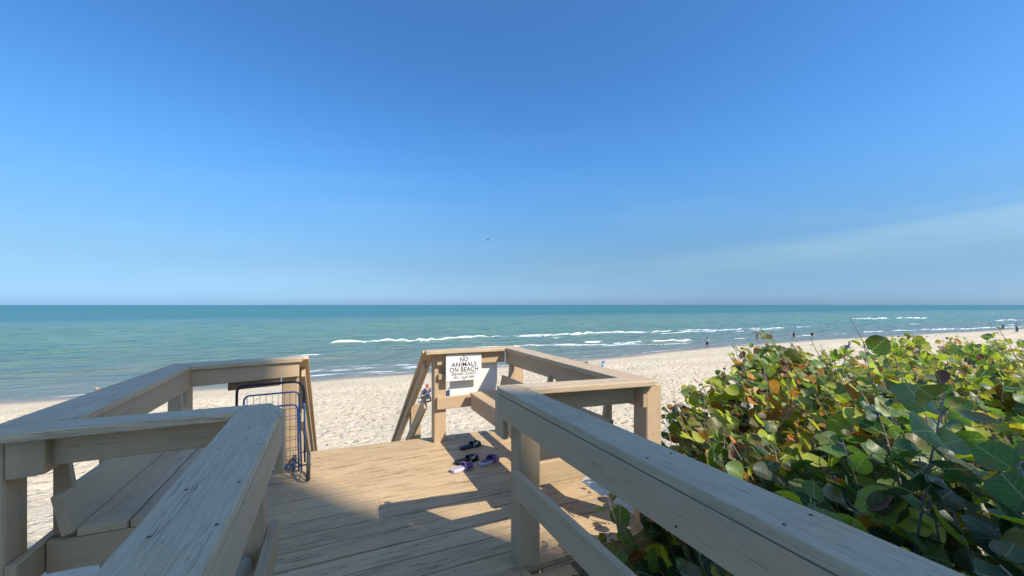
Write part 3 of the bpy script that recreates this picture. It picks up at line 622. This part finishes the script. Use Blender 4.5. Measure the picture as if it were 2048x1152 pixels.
# ------------------------------------------------------------------ people (skinned single-surface bodies)
SKIN = plain('skin_tone', (.42, .25, .17), .6); SKIND = plain('skin_dark', (.16, .09, .06), .6)
def cmat(n_, c): return plain(n_, c, .8)
def skin_mesh(name, verts, edges, radii, mat, par, root=0, sub=1):
    me = bpy.data.meshes.new(name); me.from_pydata(verts, edges, []); o = bpy.data.objects.new(name, me); col.objects.link(o)
    sk = o.modifiers.new('s', 'SKIN'); sk.use_smooth_shade = True; me.skin_vertices or None
    for i, r_ in enumerate(radii):
        sv = me.skin_vertices[0].data[i]; sv.radius = r_ if isinstance(r_, tuple) else (r_, r_); sv.use_root = (i == root)
    ss_ = o.modifiers.new('u', 'SUBSURF'); ss_.levels = sub; ss_.render_levels = sub
    dg = bpy.context.evaluated_depsgraph_get(); m2 = bpy.data.meshes.new_from_object(o.evaluated_get(dg)); bpy.data.objects.remove(o)
    m2.name = name; m2.materials.clear(); m2.materials.append(mat); m2.polygons.foreach_set('use_smooth', [True]*len(m2.polygons))
    q = bpy.data.objects.new(name, m2); link(q, par); return q
def person(x, y, z, h, rz, label, top, bottom, hair=(.05, .035, .025), pose='stand', skin=SKIN, step=.12, hat=None, longpants=False, group=None, armbend=0., dress=False):
    t = thing('person', label, 'person', (x, y, z), rz, group); k = h/1.72
    if pose == 'sit':
        J = dict(pel=(0, 0, .20), ches=(0, -.10, .50), neck=(0, -.10, .66), head=(0, -.09, .74), top=(0, -.09, .84), shl=(.17, -.1, .60), shr=(-.17, -.1, .60), ell=(.24, -.02, .38), elr=(-.24, -.02, .38), hal=(.16, .18, .34), har=(-.16, .18, .34),
                 hil=(.09, .02, .18), hir=(-.09, .02, .18), knl=(.13, .40, .42), knr=(-.13, .40, .40), anl=(.12, .60, .06), anr=(-.12, .62, .06), tol=(.13, .76, .04), tor=(-.13, .78, .04))
    elif pose == 'lie':
        J = dict(pel=(0, 0, .13), ches=(0, .42, .22), neck=(0, .58, .30), head=(0, .66, .36), top=(0, .74, .42), shl=(.17, .50, .26), shr=(-.17, .5, .26), ell=(.28, .46, .06), elr=(-.28, .46, .06), hal=(.16, .70, .05), har=(-.16, .7, .05),
                 hil=(.09, -.04, .12), hir=(-.09, -.04, .12), knl=(.11, -.45, .10), knr=(-.11, -.45, .10), anl=(.11, -.86, .08), anr=(-.11, -.86, .08), tol=(.11, -.98, .06), tor=(-.11, -.98, .06))
    else:
        s_ = step
        J = dict(pel=(0, 0, .92), ches=(0, .02, 1.25), neck=(0, .0, 1.46), head=(0, .02, 1.55), top=(0, .02, 1.66), shl=(.18, 0, 1.38), shr=(-.18, 0, 1.38), ell=(.25, -.05-s_*.5, 1.10), elr=(-.25, -.05+s_*.5, 1.10), hal=(.24, .06+armbend*.25-s_*.6, .86+armbend*.25), har=(-.24, .06+armbend*.25+s_*.6, .86+armbend*.25),
                 hil=(.09, 0, .86), hir=(-.09, 0, .86), knl=(.10, .02+s_, .48), knr=(-.10, .03-s_*.8, .49), anl=(.10, s_*1.4, .08), anr=(-.10, -s_*2, .10), tol=(.11, .14+s_*1.4, .03), tor=(-.11, .13-s_*2, .03))
    J = {a: Vector(b_)*k for a, b_ in J.items()}; nm = list(J); ix = {a: i for i, a in enumerate(nm)}
    E = [('pel', 'ches'), ('ches', 'neck'), ('neck', 'head'), ('head', 'top'), ('ches', 'shl'), ('ches', 'shr'), ('shl', 'ell'), ('ell', 'hal'), ('shr', 'elr'), ('elr', 'har'), ('pel', 'hil'), ('pel', 'hir'), ('hil', 'knl'), ('knl', 'anl'), ('anl', 'tol'), ('hir', 'knr'), ('knr', 'anr'), ('anr', 'tor')]
    rad_ = dict(pel=(.13, .10), ches=(.14, .10), neck=.055, head=.10, top=.075, shl=.06, shr=.06, ell=.042, elr=.042, hal=.035, har=.035, hil=.085, hir=.085, knl=.058, knr=.058, anl=.038, anr=.038, tol=.035, tor=.035)
    sc_ = lambda r_, f=1.: tuple(q*k*f for q in r_) if isinstance(r_, tuple) else r_*k*f
    skin_mesh('body', [J[a] for a in nm], [(ix[a], ix[b_]) for a, b_ in E], [sc_(rad_[a]) for a in nm], skin, t, 0)
    def cloth(name, names, edges, mat, grow_=.014):
        ids = {a: i for i, a in enumerate(names)}; rr2 = []
        for a in names:
            r_ = rad_[a] if a in rad_ else .06; r_ = sc_(r_); rr2.append(tuple(q+grow_ for q in r_) if isinstance(r_, tuple) else r_+grow_)
        skin_mesh(name, [J[a] for a in names], [(ids[a], ids[b_]) for a, b_ in edges], rr2, mat, t, 0)
    J['ml'] = J['shl'].lerp(J['ell'], .7); J['mr'] = J['shr'].lerp(J['elr'], .7); J['kl'] = J['hil'].lerp(J['knl'], .8); J['kr'] = J['hir'].lerp(J['knr'], .8)
    rad_.update(ml=.05, mr=.05, kl=.075, kr=.075)
    if top: cloth('shirt', ['pel', 'ches', 'shl', 'shr', 'ml', 'mr'], [('pel', 'ches'), ('ches', 'shl'), ('ches', 'shr'), ('shl', 'ml'), ('shr', 'mr')], cmat('shirt_cloth', top))
    if bottom:
        if longpants: cloth('trousers', ['pel', 'hil', 'hir', 'knl', 'knr', 'anl', 'anr'], [('pel', 'hil'), ('pel', 'hir'), ('hil', 'knl'), ('hir', 'knr'), ('knl', 'anl'), ('knr', 'anr')], cmat('trouser_cloth', bottom), .018)
        else: cloth('shorts', ['pel', 'hil', 'hir', 'kl', 'kr'], [('pel', 'hil'), ('pel', 'hir'), ('hil', 'kl'), ('hir', 'kr')], cmat('shorts_cloth', bottom), .018)
    bm = bmesh.new(); bmesh.ops.create_uvsphere(bm, u_segments=12, v_segments=8, radius=.112*k)
    c0 = J['head'].lerp(J['top'], .55)
    for v in bm.verts: v.co = Vector((v.co.x*.92, v.co.y*1.0-.018*k, max(v.co.z, -.05*k)+.012*k))+c0
    from_bm('hair', bm, cmat('hair_'+str(hair[0]), hair), t, True)
    if hat:
        bm = bmesh.new(); bmesh.ops.create_cone(bm, cap_ends=True, segments=20, radius1=.19*k, radius2=.18*k, depth=.012*k); bmesh.ops.translate(bm, vec=c0+Vector((0, 0, .05*k)), verts=bm.verts[:])
        n0 = len(bm.verts); g = bmesh.ops.create_cone(bm, cap_ends=True, segments=16, radius1=.115*k, radius2=.085*k, depth=.11*k); bmesh.ops.translate(bm, vec=c0+Vector((0, 0, .10*k)), verts=g['verts']); from_bm('sun_hat', bm, cmat('hat_cloth', hat), t, True)
    return t
def gz(x, y): return float(sand_base(np.array([float(x)]), np.array([float(y)]))[0])
A90 = R(90)
person(53.6, 44.7, -5.22, 1.78, R(-60), 'man in a white shirt and dark shorts walking alone at the waterline', (.75, .75, .73), (.03, .03, .04), skin=SKIND, armbend=.8, step=.1)
person(127.5, 78.0, -6.1, 1.75, R(200), 'bather in a dark shirt wading left of the pair beyond the breakers', (.6, .58, .55), (.03, .03, .04), step=.05)
person(131.6, 78.6, -6.4, 1.7, R(150), 'bather in pale top wading right of the pair beyond the breakers', (.65, .6, .55), (.04, .04, .05), step=.05, armbend=1)
person(73.5, 50.2, -5.35, 1.65, R(-20), 'person in purple swimwear in the shallows, leftmost of three', (.10, .08, .22), (.10, .10, .28), step=.06)
person(76.8, 49.5, -5.35, 1.8, R(10), 'bare-chested person in blue shorts in the shallows, middle of three', None, (.10, .10, .30), step=.06, armbend=.5)
person(84.0, 49.8, -5.35, 1.72, R(80), 'person in a maroon swimsuit in the shallows, rightmost of three', (.2, .06, .12), (.2, .06, .12), step=.03)
person(160.0, 42.9, -5.2, 1.75, R(-80), 'person in dark clothes walking at the waterline, left one of the far pair', (.06, .05, .10), (.04, .04, .06), step=.2)
person(165.5, 42.0, -5.15, 1.85, R(-80), 'person in white shirt and navy shorts at the waterline, right one of the far pair', (.55, .52, .6), (.05, .06, .16), hair=(.03, .06, .15), step=.18)
# seated people and their things
px, py = 20.4, 31.9
person(px, py, gz(px, py), 1.7, R(20), 'person sitting bare-backed on the sand to the left of the blue chair', (.35, .12, .1), (.05, .05, .1), pose='sit', hair=(.3, .1, .05))
px, py = 5.25, 24.4
person(px, py, gz(px, py), 1.7, R(10), 'person with orange cap sitting on the sand left of the sign post', (.03, .05, .2), (.03, .04, .12), pose='sit', hair=(.55, .16, .05))
px, py = -14.1, 34.9
person(px, py, gz(px, py), 1.75, R(75), 'person in pink with sandy hair sitting before the surf, half hidden by the left railing', (.5, .10, .2), (.5, .08, .2), pose='sit', hair=(.40, .29, .17))
def bag(x, y, w, label, c1, c2):
    t = thing('beach_bag', label, 'bag', (x, y, gz(x, y)), R(15)); bm = bmesh.new(); bmesh.ops.create_cube(bm, size=1)
    for v in bm.verts: v.co = Vector((v.co.x*w*(.85 if v.co.z > 0 else 1), v.co.y*.28*(.5 if v.co.z > 0 else 1), (v.co.z+.5)*w*.62))
    bmesh.ops.bevel(bm, geom=bm.edges[:], offset=.05, segments=2, affect='EDGES'); from_bm('bag_body', bm, cmat('bag_cloth', c1), t, True)
    tubes('strap', [rounded([(-w*.25, -.08, w*.55), (-w*.2, -.08, w*.85), (w*.2, -.08, w*.85), (w*.25, -.08, w*.55)], .06)], .018, cmat('bag_strap', c2), t)
    box_ = bmesh.new(); bmesh.ops.create_cube(box_, size=1)
    for v in box_.verts: v.co = Vector((v.co.x*w*.5, v.co.y*.04-.145, v.co.z*w*.16+w*.25))
    from_bm('pocket', box_, cmat('bag_pocket', c2), t)
bag(5.0, 23.4, .62, 'dark blue backpack with yellow pocket beside the orange-capped person', (.02, .03, .08), (.35, .33, .12))
bag(6.55, 23.6, .9, 'dark blue beach bag seen just right of the sign post', (.03, .06, .16), (.05, .12, .3))
bag(21.3, 31.0, .95, 'dark patterned beach bag to the left of the blue chair', (.03, .05, .12), (.2, .22, .3))
def chair(x, y, rz, label, c1, c2=(.75, .78, .8), low=1.):
    t = thing('beach_chair', label, 'chair', (x, y, gz(x, y)), rz); mt = plain('chair_tube', (.7, .7, .72), .35, .6); 
    for s_ in (-.28, .28):
        tubes('frame', [[(s_, .3, .02), (s_, .28, .30*low), (s_, -.2, .24*low), (s_, -.42, 1.0*low)], [(s_, .22, .02), (s_, -.34, .02), (s_, -.26, .5*low), (s_, .26, .5*low)]], .014, mt, t, 6)
    def cloth(z0, y0, z1, y1, n, nm):
        for i in range(n):
            a, b_ = i/n, (i+1)/n; bm = bmesh.new(); vv = [bm.verts.new((sx_, y0+(y1-y0)*q, z0+(z1-z0)*q)) for sx_, q in ((-.27, a), (.27, a), (.27, b_), (-.27, b_))]
            f = bm.faces.new(vv); bmesh.ops.solidify(bm, geom=[f], thickness=.008); from_bm(nm, bm, cmat('chair_cloth', c1 if i % 2 == 0 else c2), t)
    cloth(.30*low, .28, .24*low, -.18, 2, 'seat'); cloth(.24*low, -.2, 1.0*low, -.42, 4, 'backrest')
chair(22.6, 30.5, R(25), 'blue and white striped beach chair standing on the sand with no one in it', (.08, .32, .62), (.55, .68, .8))
chair(131.5, 33.5, R(60), 'teal beach chair on the sand at the right edge', (.01, .22, .20), (.01, .22, .20))
px, py = 62.0, 30.0
chair(px, py, R(20), 'left one of two blue beach chairs behind the bush tops', (.03, .2, .35)); person(px-.0, py-.05, gz(px, py)+.05, 1.75, R(20), 'person in a blue shirt seated on the left chair behind the bush tops', (.1, .2, .45), (.1, .1, .2), pose='sit')
px, py = 68.0, 30.4
chair(px, py, R(20), 'right one of two blue beach chairs behind the bush tops', (.02, .15, .25)); person(px-.0, py-.05, gz(px, py)+.05, 1.75, R(20), 'person in a dark shirt seated on the right chair behind the bush tops', (.05, .06, .15), (.1, .1, .2), pose='sit')
def bird(x, y, z, rz, label, s_=1., fly=False):
    t = thing('bird', label, 'bird', (x, y, z), rz); bm = bmesh.new(); bmesh.ops.create_icosphere(bm, subdivisions=2, radius=1)
    for v in bm.verts: v.co = Vector((v.co.x*.07*s_, v.co.y*.17*s_, v.co.z*.075*s_+(0 if fly else .19*s_)))
    g = bmesh.ops.create_icosphere(bm, subdivisions=2, radius=.045*s_); bmesh.ops.translate(bm, vec=(0, .17*s_, (.04 if fly else .27)*s_), verts=g['verts']); g = bmesh.ops.create_cone(bm, segments=8, radius1=.015*s_, radius2=.002, depth=.06*s_, cap_ends=True); bmesh.ops.rotate(bm, matrix=Matrix.Rotation(R(-90), 3, 'X'), verts=g['verts']); bmesh.ops.translate(bm, vec=(0, .24*s_, (.04 if fly else .27)*s_), verts=g['verts'])
    from_bm('body', bm, cmat('feather', (.12, .1, .1) if fly else (.6, .6, .6)), t, True)
    if not fly: tubes('leg', [[(.02*s_, 0, .13*s_), (.02*s_, 0, 0)]], .006, cmat('bird_leg', (.3, .2, .1)), t, 5); tubes('leg', [[(-.02*s_, 0, .13*s_), (-.02*s_, 0, 0)]], .006, cmat('bird_leg', (.3, .2, .1)), t, 5)
    for sd in (-1, 1):
        bm = bmesh.new()
        if fly: P_ = [(.04, .08, .02), (.30, .10, .12), (.62, -.02, .06), (.30, -.06, .11), (.04, -.10, .02)]
        else: P_ = [(.07, .08, .22), (.075, .0, .25), (.05, -.24, .2), (.075, -.1, .15), (.075, .05, .16)]
        f = bm.faces.new([bm.verts.new((p[0]*sd*s_, p[1]*s_, p[2]*s_)) for p in P_]); bmesh.ops.solidify(bm, geom=[f], thickness=.008); from_bm('wing', bm, cmat('wing_feather', (.1, .09, .09) if fly else (.3, .3, .32)), t)
bird(97, 34.9, gz(97, 34.9), R(40), 'larger grey gull standing on the sand near the surf on the right', 1.3); bird(105, 36.5, gz(105, 36.5), R(70), 'smaller white gull on the sand right beside the surf', 1.1)
bird(23.5, 62, 12.4, R(60), 'dark bird flying alone high above the sea', .9, True)

# ------------------------------------------------------------------ bushes
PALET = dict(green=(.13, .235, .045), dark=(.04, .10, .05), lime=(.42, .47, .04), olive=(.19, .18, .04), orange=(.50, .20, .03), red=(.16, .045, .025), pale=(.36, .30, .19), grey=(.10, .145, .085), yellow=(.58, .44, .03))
def leaf_verts(seed, kind='round'):
    r_ = random.Random(seed); rings = 2; n = 16; V = [(0, 0, 0)]; UV = [(.5, .5)]; cup = r_.uniform(-.25, .35); curl = r_.uniform(-.45, .5); ph = r_.uniform(0, 6.28); asp = r_.uniform(.82, 1.08); wv_ = r_.uniform(.02, .10); jit = [r_.uniform(-.09, .04) for _ in range(n)]
    nt = [(r_.uniform(0, 6.28), r_.uniform(.0, .22)) for _ in range(2)] if kind == 'round' else []
    for k in range(1, rings+1):
        rr3 = k/rings
        for j in range(n):
            a = 2*math.pi*j/n; x = math.cos(a); y_ = math.sin(a); d = abs((a-1.5*math.pi+math.pi) % (2*math.pi)-math.pi); q = 1-.26*math.exp(-(d/.33)**2)
            for na, nd in nt: dd = abs((a-na+math.pi) % (2*math.pi)-math.pi); q *= 1-nd*math.exp(-(dd/.22)**2)*(k == rings)
            q *= 1+jit[j]*(k == rings)
            if kind == 'long': x *= .34*(1+.35*math.sin(a)); 
            X_ = x*rr3*asp*q; Y_ = y_*rr3*q
            Z_ = cup*X_*X_+curl*Y_*Y_*.8+wv_*math.sin(3*a+ph)*rr3*rr3-.10*(abs(X_) < .1)*rr3*0
            V.append((X_, Y_, Z_)); UV.append((.5+X_*.5, .5+Y_*.5))
    F = []
    for j in range(n): F.append((0, 1+j, 1+(j+1) % n))
    for j in range(n):
        a, b_, c_, d_ = 1+j, 1+(j+1) % n, 1+n+(j+1) % n, 1+n+j; F.append((a, d_, c_)); F.append((a, c_, b_))
    V = np.array(V); V[:, 1] += 1.0   # petiole end at the origin
    V[:, :] *= .5
    return V, np.array(F), np.array(UV)
NV = 7
LV = {k: [leaf_verts(100+i, k) for i in range(NV)] for k in ('round', 'long')}
def leaf_mesh(V, F, UVv, colr, name='leaf'):
    me = bpy.data.meshes.new(name); me.vertices.add(len(V)); me.vertices.foreach_set('co', np.asarray(V, np.float32).ravel()); me.loops.add(F.size); me.polygons.add(len(F))
    me.loops.foreach_set('vertex_index', F.astype(np.int32).ravel()); me.polygons.foreach_set('loop_start', np.arange(0, F.size, 3, dtype=np.int32)); me.update(calc_edges=True)
    me.polygons.foreach_set('use_smooth', [True]*len(F)); uvl = me.uv_layers.new(name='UVMap'); uvl.data.foreach_set('uv', np.asarray(UVv[F.ravel()], np.float32).ravel())
    at = me.attributes.new('col', 'FLOAT_COLOR', 'POINT'); c_ = np.ones((len(V), 4), np.float32); c_[:, :3] = colr; at.data.foreach_set('color', c_.ravel()); me.materials.append(LEAF); return me
_mc = {}
def shared_leaf(kind, v, cn, shade):
    key = (kind, v, cn, shade)
    if key not in _mc:
        V, F, U = LV[kind][v]; _mc[key] = leaf_mesh(V, F, U, np.array(PALET[cn])*(.75, 1., 1.25)[shade])
    return _mc[key]
CAMP = Vector((0, 0, 1.6)); FW = Vector((math.sin(math.atan(359/800)), math.cos(math.atan(359/800)), 0)); RT = Vector((FW.y, -FW.x, 0))
def in_view(p):
    d = p-CAMP; D = d.dot(FW)
    return D > .2 and abs(d.dot(RT)/D) < 1.33 and -.85 < d.z/D < .7
def pick(rn, wts):
    t_ = rn.uniform(0, sum(wts.values()))
    for k, w_ in wts.items():
        t_ -= w_
        if t_ <= 0: return k
    return k
def shrub(name, label, stems, leafspec, wts, seed, nparts=300, group=None, kind='round'):
    """stems: list of (base, tip, n_leaves, leaf_size)"""
    rn = random.Random(seed); b0 = stems[0][0]; root = thing(name, label, 'bush', tuple(b0), 0, group); leaves = []; paths = []
    for base, tip, nl, ls in stems:
        base = Vector(base); tip = Vector(tip); side_ = Vector((rn.uniform(-1, 1), rn.uniform(-1, 1), 0))*.2*(tip-base).length
        mid_ = base.lerp(tip, .55)+side_-Vector((0, 0, .02)); P_ = [((1-t)**2*base+2*t*(1-t)*mid_+t*t*tip) for t in [i/7 for i in range(8)]]
        P_ = [p+Vector((rn.uniform(-1, 1), rn.uniform(-1, 1), rn.uniform(-1, 1)))*.008 for p in P_]; paths.append(P_)
        for i in range(nl):
            t = 1-(i/max(1, nl))**1.15*.62*(1 if nl > 6 else .6); q = t*7; a = min(int(q), 6); p = P_[a].lerp(P_[a+1], q-a); d = (P_[a+1]-P_[a]).normalized()
            az = i*2.4+rn.uniform(-.6, .6); out = Vector((math.cos(az), math.sin(az), rn.uniform(-.15, .85))).normalized(); out = (out+d*.35).normalized()
            size = ls*rn.uniform(.7, 1.25)*(.45+.55*min(1, i/4)) if i < 4 else ls*rn.uniform(.65, 1.3)
            size = min(size, .19); pet = size*.22; o_ = p+out*pet
            nrm = (Vector((rn.gauss(0, .55), rn.gauss(0, .55), 1.0))+Vector((.25, -.40, 0))+Vector((-.15, -.25, 0))*rn.random()).normalized()
            if rn.random() < .3: nrm = Vector((rn.gauss(0, 1), rn.gauss(-.5, .8), rn.gauss(.2, .6))).normalized()
            yv = (out-nrm*out.dot(nrm)).normalized(); xv = yv.cross(nrm).normalized()
            M = Matrix((xv, yv, nrm)).transposed(); 
            cn = pick(rn, wts(o_, t)); leaves.append((o_, M, size, rn.randrange(NV), cn, rn.randrange(3))); paths.append([p, o_]) if size > .08 else None
    lp = [P_ for P_ in paths if len(P_) > 2]; sp_ = [P_ for P_ in paths if len(P_) == 2]
    for P_ in lp[:290]:
        bm = bmesh.new(); L_ = (P_[-1]-P_[0]).length; rb = min(.0085, .003+L_*.004); tube_bm(bm, [p-b0 for p in P_], [rb*(1-.65*i/7) for i in range(8)], 5); from_bm('branch', bm, STEM, root, True)
    bm = bmesh.new()
    for a, b_ in sp_: tube_bm(bm, [a-b0, b_-b0], .0028, 3, False)
    if sp_: o = from_bm('leaf_stalks', bm, STEM, root); o['kind'] = 'stuff'
    def px_size(l): D = (l[0]-CAMP).length; vis = in_view(l[0]); nn = abs((l[1] @ Vector((0, 0, 1))).dot((l[0]-CAMP).normalized())); return (l[2]/max(D, .3))*(.35+.65*nn)*(1 if vis else .01)
    leaves.sort(key=px_size, reverse=True)
    for l in leaves[:nparts]:
        o = bpy.data.objects.new('leaf', shared_leaf(kind, l[3], l[4], l[5])); link(o, root); o.location = l[0]-b0; o.rotation_euler = l[1].to_euler(); o.scale = (l[2],)*3
    rest = leaves[nparts:]
    if rest:
        VV = []; FF = []; UU = []; CC = []; off = 0
        for p, M, s_, v, cn, sh_ in rest:
            V, F, U = LV[kind][v]; W_ = (V*s_) @ np.array(M).T + np.array(p-b0); VV.append(W_); FF.append(F+off); off += len(V); UU.append(U); CC.append(np.tile(np.array(PALET[cn])*(.75, 1., 1.25)[sh_], (len(V), 1)))
        me = leaf_mesh(np.concatenate(VV), np.concatenate(FF), np.concatenate(UU), np.concatenate(CC), 'leaf_mass'); o = bpy.data.objects.new('leaf_mass', me); link(o, root); o['kind'] = 'stuff'
    return root
BX = [0, 1.3, 2.30, 2.75, 3.5, 5.8, 9, 14, 30]; BY = [1.3, 1.6, 2.35, 2.9, 3.5, 4.35, 4.7, 5.0, 5.2]
def canopy(x, y):
    d = np.interp(x, BX, BY)-y; n_ = .10*math.sin(x*3.1+y*1.3)+.08*math.sin(x*1.7-y*4.1+1)
    wd = float(np.interp(x, [2.6, 3.4, 4.4], [1.7, 1.3, .55]))
    h = .24+.70*float(ss(np.array(d), -.15, wd))+n_+.03*min(x, 6)
    return min(h, float(np.interp(x, [3.2, 4.2, 5.5, 8], [1.4, 1.0, .96, .93]))+.45*n_)
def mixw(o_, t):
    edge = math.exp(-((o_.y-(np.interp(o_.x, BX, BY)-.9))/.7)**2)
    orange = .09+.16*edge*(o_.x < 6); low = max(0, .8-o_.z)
    if o_.y < 1.4 and o_.x < 3.6: return dict(green=.40, dark=.42+low, lime=.14, olive=.06, orange=.025, red=.01, pale=.005, grey=.05)  # dark leaves weighted low down and near the rail put shade into the colour
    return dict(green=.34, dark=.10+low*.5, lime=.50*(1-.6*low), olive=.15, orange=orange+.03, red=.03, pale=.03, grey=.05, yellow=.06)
rn = random.Random(5)
def mkstems(reg, n, nl, ls, seed):
    rn = random.Random(seed); out = []; tries = 0
    while len(out) < n and tries < 40000:
        tries += 1; x = rn.uniform(reg[0], reg[1]); y_ = rn.uniform(reg[2], reg[3])
        if y_ > np.interp(x, BX, BY): continue
        if x < 1.35 and y_ < 2.4: continue
        # keep only the part of the thicket that can be seen, plus a margin
        D = x*FW.x+y_*FW.y; L_ = x*RT.x+y_*RT.y
        if D < .35 or L_/D > 1.6: continue
        h = canopy(x, y_)+rn.uniform(-.30, .08)+(rn.uniform(.05, .20) if rn.random() < .10 and x < 6.5 else 0)
        tip = Vector((x, y_, h)); base = Vector((x+rn.uniform(.0, 1.2), y_-rn.uniform(-.2, .9), gz(x, y_)))
        if base.x < 1.4: base.x = 1.4+rn.random()*.2
        out.append((base, tip, int(nl*rn.uniform(.7, 1.25)), ls*rn.uniform(.8, 1.25)))
    return out
NEARS = mkstems((1.38, 3.6, -.6, 3.6), 115, 21, .158, 21)
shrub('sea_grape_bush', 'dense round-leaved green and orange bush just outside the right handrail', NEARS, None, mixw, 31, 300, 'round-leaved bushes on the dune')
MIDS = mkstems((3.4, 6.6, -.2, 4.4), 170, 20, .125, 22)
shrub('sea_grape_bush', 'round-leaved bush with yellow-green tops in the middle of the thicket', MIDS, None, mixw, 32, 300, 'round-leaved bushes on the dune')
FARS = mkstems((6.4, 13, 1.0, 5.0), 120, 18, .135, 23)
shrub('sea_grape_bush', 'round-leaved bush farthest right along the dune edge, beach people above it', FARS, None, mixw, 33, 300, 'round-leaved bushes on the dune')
# shoots that stand above the canopy against the beach and sea
def at(u, v, D): L_ = (u-1024)/800*D; return Vector((D*FW.x+L_*RT.x, D*FW.y+L_*RT.y, 1.6-(v-610)*D/800))
sh_ = []
for u, v, D, nl, ls in ((1518, 664, 4.6, 14, .12), (1585, 688, 4.7, 12, .12), (1548, 686, 4.4, 14, .13), (1500, 700, 4.8, 12, .12), (1530, 705, 4.5, 14, .13), (1565, 705, 4.6, 12, .12), (1700, 636, 4.2, 1, .05), (1690, 700, 4.6, 4, .08), (1620, 672, 4.8, 3, .08), (1640, 690, 4.8, 5, .07), (1735, 690, 4.4, 6, .08),
                         (1810, 676, 4.6, 8, .11), (1932, 680, 4.4, 5, .08), (2000, 660, 4.2, 5, .09), (1990, 680, 4.0, 5, .10), (1760, 690, 4.5, 6, .09), (1880, 700, 4.0, 6, .12), (1350, 792, 3.4, 4, .06), (1400, 775, 3.6, 7, .09), (1450, 742, 3.9, 7, .08), (1335, 860, 3.1, 7, .10), (1365, 825, 3.2, 8, .10), (1480, 700, 4.3, 5, .06), (1410, 800, 3.4, 9, .12)):
    tip = at(u, v, D); base = at(u+random.uniform(60, 190), v+230, D*.95); base.z = min(base.z, tip.z-.7); sh_.append((base, tip, nl, ls))
shrub('sea_grape_bush', 'thin brown-leaved shoots rising above the thicket against sand and surf', sh_, None, lambda o_, t: dict(green=.35, olive=.35, red=.12, lime=.1, pale=.08), 34, 300)
# low growth under the handrail
us = []
rn = random.Random(77)
for x, y_, z_ in ((1.34, 2.02, .02), (1.5, 2.05, .12), (1.62, 1.95, .2), (1.42, 1.8, .0), (1.75, 2.08, .2), (1.3, 1.75, -.1), (1.9, 2.14, .3), (1.78, 2.12, .12), (2.0, 2.1, .42), (1.6, 2.12, -.02)): us.append((Vector((x+.5, y_-.6, -1.0)), Vector((x, y_, z_)), 7, .13))
for i in range(18):
    x = rn.uniform(1.4, 2.5); y_ = rn.uniform(.9, 2.05); us.append((Vector((x+rn.uniform(-.1, .4), y_-rn.uniform(.1, .5), -1.0)), Vector((x, y_, rn.uniform(-.25, .42))), 12, .14))
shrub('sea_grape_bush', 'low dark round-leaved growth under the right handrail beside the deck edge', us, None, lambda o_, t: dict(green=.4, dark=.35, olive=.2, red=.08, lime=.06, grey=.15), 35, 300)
# bright green shrubs with narrow leaves in rosettes
def rosettes(label, pts, seed):
    rn = random.Random(seed); b0 = Vector(pts[0])-Vector((0, 0, 1.1)); root = thing('coastal_shrub', label, 'bush', tuple(b0), 0, 'bright green narrow-leaved shrubs'); cnt = 0
    for p in pts:
        p = Vector(p); bm = bmesh.new(); tube_bm(bm, [Vector((rn.uniform(-.1, .1), rn.uniform(-.1, .1), 0)), p-b0], [.01, .006], 5); from_bm('branch', bm, STEM, root, True)
        for i in range(13):
            az = i*2.4; el_ = .15+.09*i; out = Vector((math.cos(az)*math.cos(el_), math.sin(az)*math.cos(el_), math.sin(el_))); up_ = Vector((0, 0, 1)); xv = out.cross(up_).normalized(); nv = xv.cross(out).normalized()
            o = bpy.data.objects.new('leaf', shared_leaf('long', rn.randrange(NV), 'lime' if rn.random() < .45 else 'green', 2)); link(o, root); o.location = p-b0; o.rotation_euler = Matrix((xv, out, nv)).transposed().to_euler(); o.scale = (rn.uniform(.10, .15),)*3
rosettes('bright green narrow-leaved shrub at the left end of the thicket against the sand', [at(u, v, 5.0) for u, v in ((1500, 745), (1520, 730), (1540, 748), (1560, 742), (1528, 762), (1496, 765), (1550, 722), (1575, 760), (1512, 752))], 3)
rosettes('bright green narrow-leaved shrub poking up in the middle of the thicket', [at(u, v, 5.0) for u, v in ((1670, 720), (1690, 712), (1655, 730), (1790, 705), (1815, 712), (1800, 722))], 4)
rosettes('bright green narrow-leaved shrub poking up at the right side of the thicket', [at(u, v, 4.6) for u, v in ((1950, 725), (1975, 712), (1965, 735), (1940, 710))], 6)
# fallen leaf litter under the bushes
